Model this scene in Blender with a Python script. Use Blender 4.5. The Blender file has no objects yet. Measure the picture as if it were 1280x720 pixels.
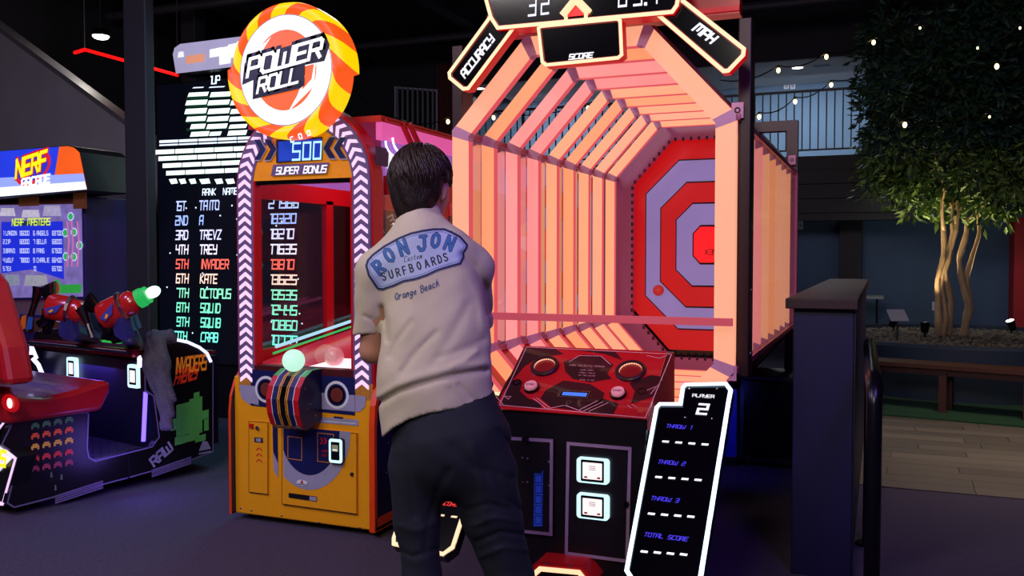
import bpy, math, random
import numpy as np
from mathutils import Vector, Matrix, noise
from mathutils.bvhtree import BVHTree
random.seed(7)
C = bpy.context.scene.collection
scene = bpy.context.scene

# ------------------------------------------------------------------ camera, world, lights
F = 1130.0; TH = math.atan(460/F); PT = math.atan(40/F); H = 1.35
camd = bpy.data.cameras.new('camera'); cam = bpy.data.objects.new('camera', camd); C.objects.link(cam)
camd.sensor_width = 36; camd.lens = 36*F/1280; camd.clip_start = .02; camd.clip_end = 100
cam.location = (0, 0, H); cam.rotation_euler = (math.pi/2-PT, 0, TH)
scene.camera = cam
w = bpy.data.worlds.new('world'); scene.world = w; w.use_nodes = True
w.node_tree.nodes['Background'].inputs[0].default_value = (.55, .6, .8, 1)
w.node_tree.nodes['Background'].inputs[1].default_value = .004
vs = scene.view_settings
vs.view_transform = 'Standard'; vs.look = 'None'; vs.exposure = 0; vs.gamma = 1; vs.use_curve_mapping = False
scene.cycles.use_denoising = True
scene.cycles.max_bounces = 8
scene.cycles.sample_clamp_indirect = 4

def light(name, kind, loc, power, col, size=.5, target=None, spot=None, blend=.5, sizey=None):
    d = bpy.data.lights.new(name, kind); o = bpy.data.objects.new(name, d); C.objects.link(o)
    o.location = loc; d.energy = power; d.color = col
    if kind == 'AREA':
        d.size = size
        if sizey: d.shape = 'RECTANGLE'; d.size_y = sizey
    else: d.shadow_soft_size = size
    if spot: d.spot_size = spot; d.spot_blend = blend
    if target is not None:
        o.rotation_euler = (Vector(target)-Vector(loc)).to_track_quat('-Z', 'Y').to_euler()
    return o
# ceiling lamps of the hall behind and above the camera, plus an added purple light
light('ceiling_lamp_light', 'AREA', (-.6, -1.6, 3.6), 78, (1, .93, .82), .9, (-1.6, 3.5, .9))
light('ceiling_lamp_light', 'AREA', (-2.8, .3, 3.9), 68, (.95, .85, .85), .9, (-2.8, 3.9, .6))
light('added_purple_light', 'AREA', (.9, 1.2, 3.2), 46, (.34, .16, 1), .7, (-.2, 3.8, .6))  # added to tint the bar front and carpet violet, no fixture stands there
light('blue_lamp_light', 'AREA', (-4.6, 1.9, 3.2), 48, (.5, .4, 1), .8, (-3.9, 3.2, 0))
light('teal_lamp_light', 'AREA', (-3.4, 5.3, 3.4), 22, (.2, .85, 1), .5, (-3.4, 4.6, 0))
hl_ = light('hall_lamp_light', 'AREA', (1.4, 6.6, 4.0), 27, (1, .85, .7), 1.0, (1.2, 6.9, 0)); hl_.data.spread = math.radians(85)

# ------------------------------------------------------------------ calibration helpers (pixel of the photo -> point in space)
fw = Vector((-math.sin(TH)*math.cos(PT), math.cos(TH)*math.cos(PT), -math.sin(PT)))
rt = Vector((math.cos(TH), math.sin(TH), 0)); up = rt.cross(fw)
O = Vector((0, 0, H))
def ray(px, py): return fw + rt*((px-640)/F) + up*((360-py)/F)
def atY(px, py, Y): d = ray(px, py); return O + d*(Y/d.y)
def atX(px, py, X): d = ray(px, py); return O + d*(X/d.x)
def atZ(px, py, Z): d = ray(px, py); return O + d*((Z-H)/d.z)
def atP(px, py, P, N): d = ray(px, py); return O + d*((P-O).dot(N)/d.dot(N))
def atD(px, py, D): return O + ray(px, py)*D
def proj(p):
    q = Vector(p)-O; c = q.dot(fw); return 640+F*q.dot(rt)/c, 360-F*q.dot(up)/c
V = Vector

# ------------------------------------------------------------------ materials
def lin(c):
    if isinstance(c, str):
        c = tuple(int(c[i:i+2], 16)/255 for i in (0, 2, 4))
        return tuple(((x+.055)/1.055)**2.4 if x > .04045 else x/12.92 for x in c)
    return c
MATS = {}
def mat(name, col, rough=.5, metal=0, var=.12, scale=30, bump=0, bscale=120, emit=0, ecol=None, spec=.5, stretch=(1, 1, 1), trans=0, alpha=1, coat=0):
    if name in MATS: return MATS[name]
    m = bpy.data.materials.new(name); m.use_nodes = True; nt = m.node_tree; N = nt.nodes; L = nt.links
    b = N['Principled BSDF']; col = lin(col)
    b.inputs['Roughness'].default_value = rough; b.inputs['Metallic'].default_value = metal
    b.inputs['Specular IOR Level'].default_value = spec
    b.inputs['Transmission Weight'].default_value = trans
    b.inputs['Alpha'].default_value = alpha
    b.inputs['Coat Weight'].default_value = coat
    tc = N.new('ShaderNodeTexCoord'); mp = N.new('ShaderNodeMapping'); mp.inputs['Scale'].default_value = stretch
    L.new(tc.outputs['Object'], mp.inputs[0])
    nz = N.new('ShaderNodeTexNoise'); nz.inputs['Scale'].default_value = scale; nz.inputs['Detail'].default_value = 4
    L.new(mp.outputs[0], nz.inputs['Vector'])
    mx = N.new('ShaderNodeMix'); mx.data_type = 'RGBA'
    mx.inputs[6].default_value = (*[x*(1-var) for x in col], 1); mx.inputs[7].default_value = (*[min(1, x*(1+var)) for x in col], 1)
    L.new(nz.outputs[0], mx.inputs[0]); L.new(mx.outputs[2], b.inputs['Base Color'])
    if bump:
        n2 = N.new('ShaderNodeTexNoise'); n2.inputs['Scale'].default_value = bscale; n2.inputs['Detail'].default_value = 3
        L.new(mp.outputs[0], n2.inputs['Vector'])
        bp = N.new('ShaderNodeBump'); bp.inputs['Strength'].default_value = bump; bp.inputs['Distance'].default_value = .01
        L.new(n2.outputs[0], bp.inputs['Height']); L.new(bp.outputs[0], b.inputs['Normal'])
    if emit:
        e = lin(ecol) if ecol else col
        m2 = N.new('ShaderNodeMix'); m2.data_type = 'RGBA'
        m2.inputs[6].default_value = (*[x*(1-var) for x in e], 1); m2.inputs[7].default_value = (*[x*(1+var) for x in e], 1)
        L.new(nz.outputs[0], m2.inputs[0]); L.new(m2.outputs[2], b.inputs['Emission Color'])
        b.inputs['Emission Strength'].default_value = emit
    MATS[name] = m; return m
def em(name, col, s=1.0, var=.06, scale=6):   # a light-giving plastic or LED
    return mat(name, tuple(x*.25 for x in lin(col)), .45, var=var, scale=scale, emit=s, ecol=col)
def glassm(name, tint=(1, 1, 1), refl=.12, rough=.03):
    if name in MATS: return MATS[name]
    m = bpy.data.materials.new(name); m.use_nodes = True; nt = m.node_tree; N = nt.nodes; L = nt.links
    N.remove(N['Principled BSDF']); out = N['Material Output']
    t = N.new('ShaderNodeBsdfTransparent'); t.inputs[0].default_value = (*tint, 1)
    g = N.new('ShaderNodeBsdfGlossy'); g.inputs['Roughness'].default_value = rough
    fr = N.new('ShaderNodeFresnel'); fr.inputs[0].default_value = 1.45
    nz = N.new('ShaderNodeTexNoise'); nz.inputs['Scale'].default_value = 3
    mu = N.new('ShaderNodeMath'); mu.operation = 'MULTIPLY_ADD'; mu.inputs[1].default_value = refl; mu.inputs[2].default_value = 0
    ad = N.new('ShaderNodeMath'); ad.operation = 'ADD'
    L.new(nz.outputs[0], mu.inputs[0]); L.new(mu.outputs[0], ad.inputs[0]); 
    m3 = N.new('ShaderNodeMath'); m3.operation = 'MULTIPLY'; m3.inputs[1].default_value = .8
    L.new(fr.outputs[0], m3.inputs[0]); L.new(m3.outputs[0], ad.inputs[1])
    ms = N.new('ShaderNodeMixShader'); L.new(ad.outputs[0], ms.inputs[0]); L.new(t.outputs[0], ms.inputs[1]); L.new(g.outputs[0], ms.inputs[2])
    L.new(ms.outputs[0], out.inputs[0]); MATS[name] = m; return m

M = {}
M['black'] = mat('black_powdercoat', '0c0b10', .45, bump=.05)
M['blackgloss'] = mat('black_gloss', '08070c', .18, bump=0)
M['screenoff'] = mat('dark_display_glass', '07050b', .12)
M['steel'] = mat('dark_red_steel', '2a1118', .4, metal=.3)
M['chrome'] = mat('chrome_bolt', 'b0a8ac', .25, metal=1)
M['navy'] = mat('navy_print', '141a52', .4)
M['navyside'] = mat('navy_side_panel', '120f3a', .42)
M['yellow'] = mat('yellow_paint', 'f0a010', .38, var=.05, bump=.02, coat=.2)
M['orange'] = mat('orange_print', 'e08010', .4)
M['orangered'] = mat('orange_red_trim', 'e2440f', .4)
M['redtrim'] = mat('red_trim', 'c8160f', .35)
M['redpaint'] = mat('red_cabinet_paint', 'c01018', .35)
M['white'] = mat('white_print', 'dcdce0', .5)
M['grey'] = mat('pale_grey_print', '9a96b0', .5)
M['darkline'] = mat('dark_joint_line', '2a1a08', .6)
M['redprint'] = mat('red_print', 'c81a20', .45)
M['brownred'] = mat('brown_red_speaker_mesh', '6e1c14', .7, bump=.3, bscale=400)
M['ledwhite'] = em('white_led', 'f4f8ff', 1.6)
M['ledice'] = em('ice_blue_led_outline', 'cfe8ff', 2.4)
M['ledcream'] = em('cream_led_outline', 'ffd9a8', 1.15)
M['ledred'] = em('red_led', 'ff1010', 1.3)
M['ledviolet'] = em('violet_led', '6a50ff', 3.0)
M['ledvwhite'] = em('bluish_white_led_strip', 'c8c8ff', 2.2)
M['textwhite'] = em('white_backlit_letters', 'f2f2f8', 1.0)
M['textblue'] = em('blue_backlit_letters', '4a3cf0', .9)
M['skin'] = mat('skin', 'b9826a', .5, var=.05)
M['glass'] = glassm('clear_glass')
M['plexi'] = glassm('clear_plastic_sheet', (1, .97, .97), .03, .08)

# ------------------------------------------------------------------ mesh builder
class MB:
    def __init__(s): s.v = []; s.f = []; s.m = []; s.mats = []
    def mi(s, m):
        if isinstance(m, str): m = M[m]
        if m not in s.mats: s.mats.append(m)
        return s.mats.index(m)
    def add(s, vs_, fs, m):
        k = len(s.v); s.v += [tuple(x) for x in vs_]; i = s.mi(m)
        for f in fs: s.f.append(tuple(k+a for a in f)); s.m.append(i)
        return s
    def ngon(s, pts, m): return s.add(pts, [tuple(range(len(pts)))], m)
    def obox(s, c, a, b, d, m):   # centre, three half vectors
        c, a, b, d = V(c), V(a), V(b), V(d)
        p = [c+a*i+b*j+d*k for i in (-1, 1) for j in (-1, 1) for k in (-1, 1)]
        return s.add(p, [(0, 1, 3, 2), (4, 6, 7, 5), (0, 4, 5, 1), (2, 3, 7, 6), (0, 2, 6, 4), (1, 5, 7, 3)], m)
    def box(s, x0, x1, y0, y1, z0, z1, m):
        return s.obox(((x0+x1)/2, (y0+y1)/2, (z0+z1)/2), ((x1-x0)/2, 0, 0), (0, (y1-y0)/2, 0), (0, 0, (z1-z0)/2), m)
    def prism(s, pts, vec, m, mside=None):
        n = len(pts); vec = V(vec); p = [V(q) for q in pts]
        s.add(p+[q+vec for q in p], [tuple(range(n)), tuple(range(2*n-1, n-1, -1))], m)
        k = len(s.v)-2*n; i = s.mi(mside or m)
        for a in range(n): b = (a+1) % n; s.f.append((k+a, k+n+a, k+n+b, k+b)); s.m.append(i)
        return s
    def tube(s, path, r, m, n=8, closed=False, cap=True):
        P = [V(p) for p in path]; N = len(P); rings = []
        rr = r if isinstance(r, (list, tuple)) else [r]*N
        ref = V((0, 0, 1))
        for i, p in enumerate(P):
            if closed: t = (P[(i+1) % N]-P[i-1])
            else: t = (P[min(i+1, N-1)]-P[max(i-1, 0)])
            t.normalize()
            if abs(t.dot(ref)) > .9: a = t.cross(V((0, 1, 0)))
            else: a = t.cross(ref)
            a.normalize()
            if i and rings:
                a0 = rings[-1][1]; a1 = a0 - t*a0.dot(t)
                if a1.length > .1: a = a1.normalized()
            b = t.cross(a)
            k = 1.0
            if 0 < i < N-1 or closed:
                t1 = (P[i]-P[i-1]).normalized(); k = 1/max(.5, t.dot(t1))
            rings.append(([p+(a*math.cos(2*math.pi*j/n)+b*math.sin(2*math.pi*j/n))*rr[i]*k for j in range(n)], a))
        vs_ = [q for R in rings for q in R[0]]; fs = []
        for i in range(N if closed else N-1):
            i2 = (i+1) % N
            for j in range(n): j2 = (j+1) % n; fs.append((i*n+j, i2*n+j, i2*n+j2, i*n+j2))
        if cap and not closed: fs += [tuple(range(n)), tuple(range(N*n-1, (N-1)*n-1, -1))]
        return s.add(vs_, fs, m)
    def cyl(s, a, b, ra, rb, m, n=16): return s.tube([a, b], [ra, rb], m, n)
    def disc(s, c, u_, v_, m, n=28, a0=0, a1=None):
        c, u_, v_ = V(c), V(u_), V(v_)
        if a1 is None: return s.ngon([c+u_*math.cos(2*math.pi*i/n)+v_*math.sin(2*math.pi*i/n) for i in range(n)], m)
        return s.ngon([c]+[c+u_*math.cos(a0+(a1-a0)*i/n)+v_*math.sin(a0+(a1-a0)*i/n) for i in range(n+1)], m)
    def ring(s, c, u_, v_, k, m, n=28, a0=0, a1=2*math.pi):
        c, u_, v_ = V(c), V(u_), V(v_); p = []
        for i in range(n+1):
            a = a0+(a1-a0)*i/n; d = u_*math.cos(a)+v_*math.sin(a); p += [c+d, c+d*k]
        return s.add(p, [(2*i, 2*i+2, 2*i+3, 2*i+1) for i in range(n)], m)
    def ell(s, c, a, b, d, m, n=16, k=10):
        c, a, b, d = V(c), V(a), V(b), V(d); p = []; fs = []
        for i in range(k+1):
            th = math.pi*i/k
            for j in range(n):
                ph = 2*math.pi*j/n; p.append(c+d*math.cos(th)+(a*math.cos(ph)+b*math.sin(ph))*math.sin(th))
        for i in range(k):
            for j in range(n): j2 = (j+1) % n; fs.append((i*n+j, (i+1)*n+j, (i+1)*n+j2, i*n+j2))
        return s.add(p, fs, m)
    def outline(s, pts, wd, m, lift=(0, 0, 0)):   # flat closed border inside a planar polygon
        P = [V(p)+V(lift) for p in pts]; n = len(P)
        nrm = V((0, 0, 0)); c = sum(P, V((0, 0, 0)))/n
        for i in range(n): nrm += (P[i]-c).cross(P[(i+1) % n]-c)
        nrm.normalize(); Q = []
        for i in range(n):
            e1 = (P[i]-P[i-1]).normalized(); e2 = (P[(i+1) % n]-P[i]).normalized()
            n1 = nrm.cross(e1); n2 = nrm.cross(e2); b = (n1+n2).normalized(); Q.append(P[i]+b*(wd/max(.4, b.dot(n1))))
        return s.add(P+Q, [(i, (i+1) % n, n+(i+1) % n, n+i) for i in range(n)], m)
    def build(s, name, parent=None, smooth=False, loc=None, bevel=0, sub=0):
        me = bpy.data.meshes.new(name)
        off = V(loc) if loc is not None else wloc(parent)
        me.from_pydata([tuple(V(p)-off) for p in s.v], [], s.f)
        for m in s.mats: me.materials.append(m)
        if s.mats: me.polygons.foreach_set('material_index', s.m)
        if smooth:
            me.polygons.foreach_set('use_smooth', [True]*len(me.polygons)) if smooth is True else me.shade_smooth()
        me.update()
        o = bpy.data.objects.new(name, me); C.objects.link(o)
        if parent is not None: o.parent = parent
        elif loc is not None: o.location = off
        if bevel:
            b = o.modifiers.new('bevel', 'BEVEL'); b.width = bevel; b.segments = 2; b.limit_method = 'ANGLE'; b.angle_limit = math.radians(40)
        if smooth == 'auto': 
            try: me.set_sharp_from_angle(angle=math.radians(35))
            except Exception: pass
        return o
def wloc(o):
    t = V((0, 0, 0))
    while o is not None: t += o.location; o = o.parent
    return t
def tag(o, label, cat, group=None):
    o['label'] = label; o['category'] = cat
    if group: o['group'] = group
    return o
def thing(name, label, cat, loc=(0, 0, 0), group=None):
    o = bpy.data.objects.new(name, None); C.objects.link(o); o.location = V(loc); o.empty_display_size = .1
    return tag(o, label, cat, group)
def struct(o): o['kind'] = 'structure'; return o
def clone(o, parent=None, off=(0, 0, 0)):
    c = o.copy(); C.objects.link(c); c.parent = parent; c.location = o.location + V(off)
    for ch in list(o.children): clone(ch, c)
    return c

# ------------------------------------------------------------------ stroke lettering
G = {
'A': [[(0,0),(0,5),(1,6),(4,6),(4,0)],[(0,2.6),(4,2.6)]], 'B': [[(0,0),(0,6),(3.4,6),(4,5.2),(4,3.8),(3.4,3.1),(0,3.1)],[(3.4,3.1),(4,2.4),(4,.8),(3.4,0),(0,0)]],
'C': [[(4,6),(1,6),(0,5),(0,0),(4,0)]], 'D': [[(0,0),(0,6),(3,6),(4,5),(4,1),(3,0),(0,0)]], 'E': [[(4,6),(0,6),(0,0),(4,0)],[(0,3),(3.4,3)]],
'F': [[(4,6),(0,6),(0,0)],[(0,3),(3.4,3)]], 'G': [[(4,6),(0,6),(0,0),(4,0),(4,3),(2.2,3)]], 'H': [[(0,0),(0,6)],[(4,0),(4,6)],[(0,3),(4,3)]],
'I': [[(2,0),(2,6)]], 'J': [[(4,6),(4,1),(3,0),(0,0),(0,1.6)]], 'K': [[(0,0),(0,6)],[(4,6),(.2,3),(4,0)]], 'L': [[(0,6),(0,0),(4,0)]],
'M': [[(0,0),(0,6),(4,6),(4,0)],[(2,6),(2,1.5)]], 'N': [[(0,0),(0,6),(4,0),(4,6)]], 'O': [[(0,1),(0,6),(3,6),(4,5),(4,0),(1,0),(0,1)]],
'P': [[(0,0),(0,6),(3.2,6),(4,5.2),(4,2.6),(0,2.6)]], 'Q': [[(0,0),(0,6),(4,6),(4,0),(0,0)],[(2.4,1.6),(4.3,-.5)]], 'R': [[(0,0),(0,6),(3.2,6),(4,5.2),(4,2.8),(0,2.8)],[(2.2,2.8),(4,0)]],
'S': [[(4,6),(0,6),(0,3),(4,3),(4,0),(0,0)]], 'T': [[(0,6),(4,6)],[(2,6),(2,0)]], 'U': [[(0,6),(0,0),(4,0),(4,6)]], 'V': [[(0,6),(2,0),(4,6)]],
'W': [[(0,6),(0,0),(4,0),(4,6)],[(2,0),(2,4.5)]], 'X': [[(0,0),(4,6)],[(0,6),(4,0)]], 'Y': [[(0,6),(0,3),(4,3)],[(4,6),(4,0),(1,0)]], 'Z': [[(0,6),(4,6),(0,0),(4,0)]],
'0': [[(0,0),(0,6),(4,6),(4,0),(0,0)]], '1': [[(1,6),(2.4,6),(2.4,0)]], '2': [[(0,6),(4,6),(4,3),(0,3),(0,0),(4,0)]], '3': [[(0,6),(4,6),(4,0),(0,0)],[(.6,3),(4,3)]],
'4': [[(0,6),(0,3),(4,3)],[(4,6),(4,0)]], '5': [[(4,6),(0,6),(0,3),(4,3),(4,0),(0,0)]], '6': [[(4,6),(0,6),(0,0),(4,0),(4,3),(0,3)]], '7': [[(0,6),(4,6),(4,0)]],
'8': [[(0,0),(0,6),(4,6),(4,0),(0,0)],[(0,3),(4,3)]], '9': [[(4,3),(0,3),(0,6),(4,6),(4,0),(0,0)]], '-': [[(.5,3),(3.5,3)]], '.': [[(.2,.1),(.7,.1)]], ' ': [],
'a': [[(3.4,3.4),(1,3.6),(0,2),(.6,.3),(2,.2),(3.2,1.6),(3.5,3.4),(3.4,.8),(4,.2)]], 'c': [[(3.4,3),(2,3.7),(.4,2.6),(.3,1),(1.6,.1),(3.6,.8)]],
'e': [[(.3,1.8),(2.6,2.3),(3,3.3),(1.8,3.8),(.4,2.6),(.4,.9),(1.8,.1),(3.6,.8)]], 'g': [[(3.4,3.2),(1,3.6),(.2,2),(1,.4),(2.6,.8),(3.5,3.4),(3,-1.6),(1,-2.2),(.2,-1.2)]],
'h': [[(0,0),(1.4,6),(.9,3.4)],[(.5,2),(2,3.6),(3,3.2),(2.8,.8),(3.6,.2)]], 'm': [[(0,0),(.3,3.6),(.2,2),(1.2,3.6),(1.8,3),(1.8,0)],[(1.9,2),(3,3.6),(3.6,3),(3.5,.4),(4.1,.2)]],
'n': [[(0,0),(.4,3.6)],[(.2,1.8),(2,3.7),(3,3.2),(2.8,.8),(3.6,.2)]], 'o': [[(1.8,3.8),(.4,2.6),(.3,1),(1.6,.1),(3,1),(3.2,2.6),(1.8,3.8)]],
'r': [[(0,0),(.4,3.6)],[(.2,1.8),(1.6,3.6),(3,3.4)]], 's': [[(3,3.2),(1.8,3.8),(.8,3),(2.6,1.4),(2,.2),(.2,.4)]], 't': [[(1.6,5.6),(1,1),(1.8,.1),(3,.8)],[(0,3.6),(3,3.7)]],
'u': [[(.4,3.6),(.2,1),(1.2,.1),(2.8,1.4),(3.2,3.6),(3,.8),(3.8,.2)]],
}
def glyph_segs(s, adv=5.3):
    x = 0; out = []
    for ch in s:
        ws = 1.4 if ch in 'MW' else 1
        for st in G.get(ch, G.get(ch.upper(), [])):
            for a, b in zip(st, st[1:]): out.append(((a[0]*ws+x, a[1]), (b[0]*ws+x, b[1])))
        x += adv*(.6 if ch in 'I1.' else 1)+(1.6 if ws > 1 else 0)
    return out, x-(adv-4)
def text(mb, s, org, r_, u_, h, m, t=.16, slant=0.0, align='c', wid=1.0, adv=5.3, lift=None):
    """strokes of height h at org (centre/left of the baseline); r_, u_ unit vectors"""
    segs, W = glyph_segs(s, adv); k = h/6; org, r_, u_ = V(org), V(r_), V(u_)
    x0 = -W/2 if align == 'c' else 0
    def fn(x, y): return org + r_*((x+x0)*k*wid + slant*y*k) + u_*(y*k)
    hw = t*6/2
    for (a, b) in segs:
        dx, dy = b[0]-a[0], b[1]-a[1]; l = math.hypot(dx, dy) or 1; dx /= l; dy /= l
        ax, ay, bx, by = a[0]-dx*hw*.9, a[1]-dy*hw*.9, b[0]+dx*hw*.9, b[1]+dy*hw*.9; nx, ny = -dy*hw, dx*hw
        q = [fn(ax+nx, ay+ny), fn(ax-nx, ay-ny), fn(bx-nx, by-ny), fn(bx+nx, by+ny)]
        mb.ngon(q, m)
    return mb
X_, Y_, Z_ = V((1, 0, 0)), V((0, 1, 0)), V((0, 0, 1))

# ------------------------------------------------------------------ the setting
M['carpet'] = mat('carpet', '4e4658', .95, var=.45, scale=60, bump=.6, bscale=260, stretch=(.5, 2.2, 1), spec=.1)
M['ceil'] = mat('ceiling_deck', '1c1916', .8)
M['wallblk'] = mat('black_wall', '15131a', .8, var=.2, scale=4)
M['stairwall'] = mat('stair_wall', '8a868e', .75, var=.15, scale=3)
M['column'] = mat('column_paint', '2a2830', .6)
M['bluewall'] = mat('slate_blue_wall', '52687e', .8, var=.06, scale=3)
M['balcwall'] = mat('balcony_wall', '5d7690', .8, var=.05, scale=3)
M['soffit'] = mat('balcony_soffit', 'd0cccc', .8)
M['timber'] = mat('dark_timber', '150f0c', .6, var=.3, scale=8, stretch=(1, 1, 12))
M['turf'] = mat('green_turf', '1f4a2c', .95, var=.3, scale=200, bump=.8, bscale=500)
M['wood1'] = mat('vinyl_plank_pale', '665b50', .6, var=.2, scale=10, stretch=(1, 14, 1))
M['wood2'] = mat('vinyl_plank_mid', '5e544a', .6, var=.2, scale=10, stretch=(1, 14, 1))
M['wood3'] = mat('vinyl_plank_dark', '544b43', .6, var=.2, scale=10, stretch=(1, 14, 1))
M['redcol'] = mat('red_column', 'c82420', .6)

fl = struct(MB().box(-9, 6.5, -3.5, 15.5, -.1, 0, 'carpet').build('floor', loc=(0, 4, 0)))
# vinyl plank strip right of the bar: real planks with open joints, parts of the floor
rng = random.Random(3)
rows = 15
for i in range(rows):
    v = 5.66+i*.172; x = -.32+rng.random()*-.0; first = True
    while x < 5.5:
        l = 1.25 if not first else .35+rng.random()*.9; first = False
        x2 = min(5.5, x+l); mb = MB(); sk = -.05
        h = .006+rng.random()*.001
        mb.prism([(x+.002, v+.002, .001), (x2-.002, v+.002, .001), (x2-.002, v+.170, .001), (x+.002, v+.170, .001)], (0, 0, h), ['wood1', 'wood2', 'wood3', 'wood2'][rng.randrange(4)])
        mb.build('plank', fl); x = x2
turf = struct(MB().prism([atZ(1030, 513, 0)+V((-.25, .0, .001)), atZ(1280, 536, 0)+V((0, 0, .001)), V((5.5, 7.6, .001)), V((5.5, 11.3, .001)), V((-.6, 11.3, .001))], (0, 0, .02), 'turf').build('floor_turf', loc=(2, 9, 0)))
cg = struct(MB().box(-9, 6.5, -3.5, 15.5, 4.7, 4.8, 'ceil').build('ceiling', loc=(0, 4, 4.7)))
mb = MB()
for i in range(150):
    y = -2+i*.115; mb.box(-8.9, 6.4, y, y+.045, 4.64, 4.7, 'ceil')
o = mb.build('deck_rib', cg); o['kind'] = 'stuff'
for i, x in enumerate((-7.5, -5, -2.5, 0, 2.5, 5)):
    mb = MB(); mb.box(x-.09, x+.09, -3.4, 15.4, 4.62, 4.64, 'column').box(x-.012, x+.012, -3.4, 15.4, 4.36, 4.62, 'column').box(x-.09, x+.09, -3.4, 15.4, 4.34, 4.36, 'column'); mb.build('beam', cg)
for i, y in enumerate((6, 8.5, 11)):
    MB().tube([(-8.8, y, 4.28), (6.3, y, 4.28)], .05, 'column', 8).build('duct_pipe', cg)
struct(MB().box(-9.1, -9, -3.5, 15.5, 0, 4.7, 'wallblk').build('wall_left', loc=(-9, 4, 0)))
struct(MB().box(6.5, 6.6, -3.5, 15.5, 0, 4.7, 'wallblk').build('wall_right', loc=(6.5, 4, 0)))
struct(MB().box(-9, 6.5, -3.6, -3.5, 0, 4.7, 'wallblk').build('wall_front', loc=(0, -3.5, 0)))
struct(MB().box(-9, 6.5, 15.5, 15.6, 0, 4.7, 'wallblk').build('wall_back', loc=(0, 13, 0)))

# lower slate blue wall under the balcony, with dark pillars
YB = 13.7
def rect(mb, x0, y0, x1, y1, Y, m, th=.05, base=None):
    a = atY(x0, y0, Y); b = atY(x1, y1, Y); zb = b.z if base is None else base
    return mb.box(min(a.x, b.x), max(a.x, b.x), Y, Y+th, min(a.z, zb), max(a.z, zb), m)
a, b = atY(925, 278, YB), atY(1271, 278, YB); ztop = a.z
lw = struct(MB().box(-3.6, b.x+.1, YB, YB+.1, 0, ztop, 'bluewall').build('wall_blue', loc=(0, YB, 0)))
for p0, p1 in ((1049, 1078),):
    a, b = atY(p0, 300, YB-.25), atY(p1, 300, YB-.25)
    struct(MB().box(a.x, b.x, YB-.25, YB, 0, ztop, 'timber').build('wall_pillar', loc=((a.x+b.x)/2, YB-.1, 0), bevel=.005))
MB().box(-3.6, 4.6, YB-.02, YB, .0, .12, 'black').build('skirting', lw)
o = MB().box(0, .075, -.012, 0, 0, .12, 'white').box(.025, .05, -.016, -.012, .04, .08, 'grey').build('wall_switch', loc=(0, 0, 0), bevel=.003)
o.location = atY(997, 287, YB); tag(o, 'small white wall switch plate high on the blue wall beside the glowing tunnel', 'switch')
o = clone(o); o.location = atY(1165, 388, YB); o['label'] = 'small white socket plate low on the blue wall behind the tree'
a, b = atY(1269, 260, 13.2), atY(1330, 260, 13.2)
struct(MB().box(a.x, b.x, 13.2, 13.7, 0, ztop, 'redcol').build('wall_column', loc=(a.x+.3, 11.5, 0)))
# balcony: fascia, deck, back wall, soffit
YF = 12.5
zf1 = atY(1000, 196, YF).z; zf0 = atY(1000, 276, YF).z; xr = atY(1084, 200, YF).x; xl = atY(592, 200, YF).x
fa = struct(MB().box(-8.9, 6.4, YF, YF+.15, zf0, zf1-.35, 'timber').box(-8.9, 6.4, YF-.03, YF, zf1-.36, zf1, 'timber').build('wall_fascia', loc=(0, YF, zf0)))
for i in range(4): MB().box(-8.9, 6.4, YF-.045, YF-.03, zf0+.1+i*.19, zf0+.27+i*.19, 'timber').build('fascia_board', fa)
struct(MB().box(-8.9, 6.4, YF, 15.4, zf1-.12, zf1-.02, 'timber').build('floor_balcony', loc=(0, 11, zf1)))
struct(MB().box(-8.9, xr+.4, 14.3, 14.4, zf1, 4.6, 'balcwall').build('wall_balcony', loc=(0, 12.3, zf1)))
zs = atY(1000, 74, YF).z
struct(MB().box(xl, xr, YF+.02, 14.3, zs-.0, zs+.06, 'soffit').build('ceiling_balcony', loc=(0, 11, zs)))
struct(MB().box(-8.9, 6.4, YF-.02, YF+.1, zs, 4.7, 'wallblk').build('wall_header', loc=(0, YF, zs)))
cl = MB().box(xr, 6.4, YF-.02, YF+.12, zf1, zs, 'timber').build('wall_cladding', loc=(xr, YF, zf1)); struct(cl)
for i in range(8):
    MB().box(xr+.01+i*.22, xr+.21+i*.22, YF-.04, YF-.02, zf1, zs, 'timber').build('cladding_board', cl)
struct(MB().box(-8.9, xl, YF-.02, YF+.1, zf1, zs, 'wallblk').build('wall_balcony_left', loc=(xl, YF, zf1)))
# balcony railing
r = thing('balcony_railing', 'black steel railing with thin vertical balusters along the upper balcony', 'railing', (0, YF-.1, zf1))
zt = atY(1000, 113, YF-.1).z; zb = atY(1000, 187, YF-.1).z
MB().box(xl, xr, YF-.12, YF-.08, zt-.03, zt, 'black').build('top_rail', r)
MB().box(xl, xr, YF-.115, YF-.085, zb-.02, zb, 'black').build('bottom_rail', r)
n = int((xr-xl)/.1); b0 = None
for i in range(n):
    x = xl+.05+i*.1
    if i % 16 == 8:
        MB().box(x-.022, x+.022, YF-.125, YF-.08, zf1, zt, 'black').build('post', r); continue
    if b0 is None: b0 = MB().box(x-.008, x+.008, YF-.108, YF-.092, zb, zt-.03, 'black').build('baluster', r); bx = x
    else: c = b0.copy(); C.objects.link(c); c.parent = r; c.location = (x-bx, 0, 0)
light('balcony_lamp_light', 'AREA', (atY(1000, 90, 13.3).x, 13.3, zs-.05), 75, (.85, .92, 1), 1.6, (atY(1000, 90, 13.3).x, 13.9, 0))
light('balcony_lamp_light', 'AREA', (atY(680, 90, 13.3).x, 13.3, zs-.05), 75, (.9, .92, 1), 1.6, (atY(680, 90, 13.3).x, 13.9, 0))
M['lamp'] = em('lamp_glow', 'fff6e8', 6)
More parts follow.
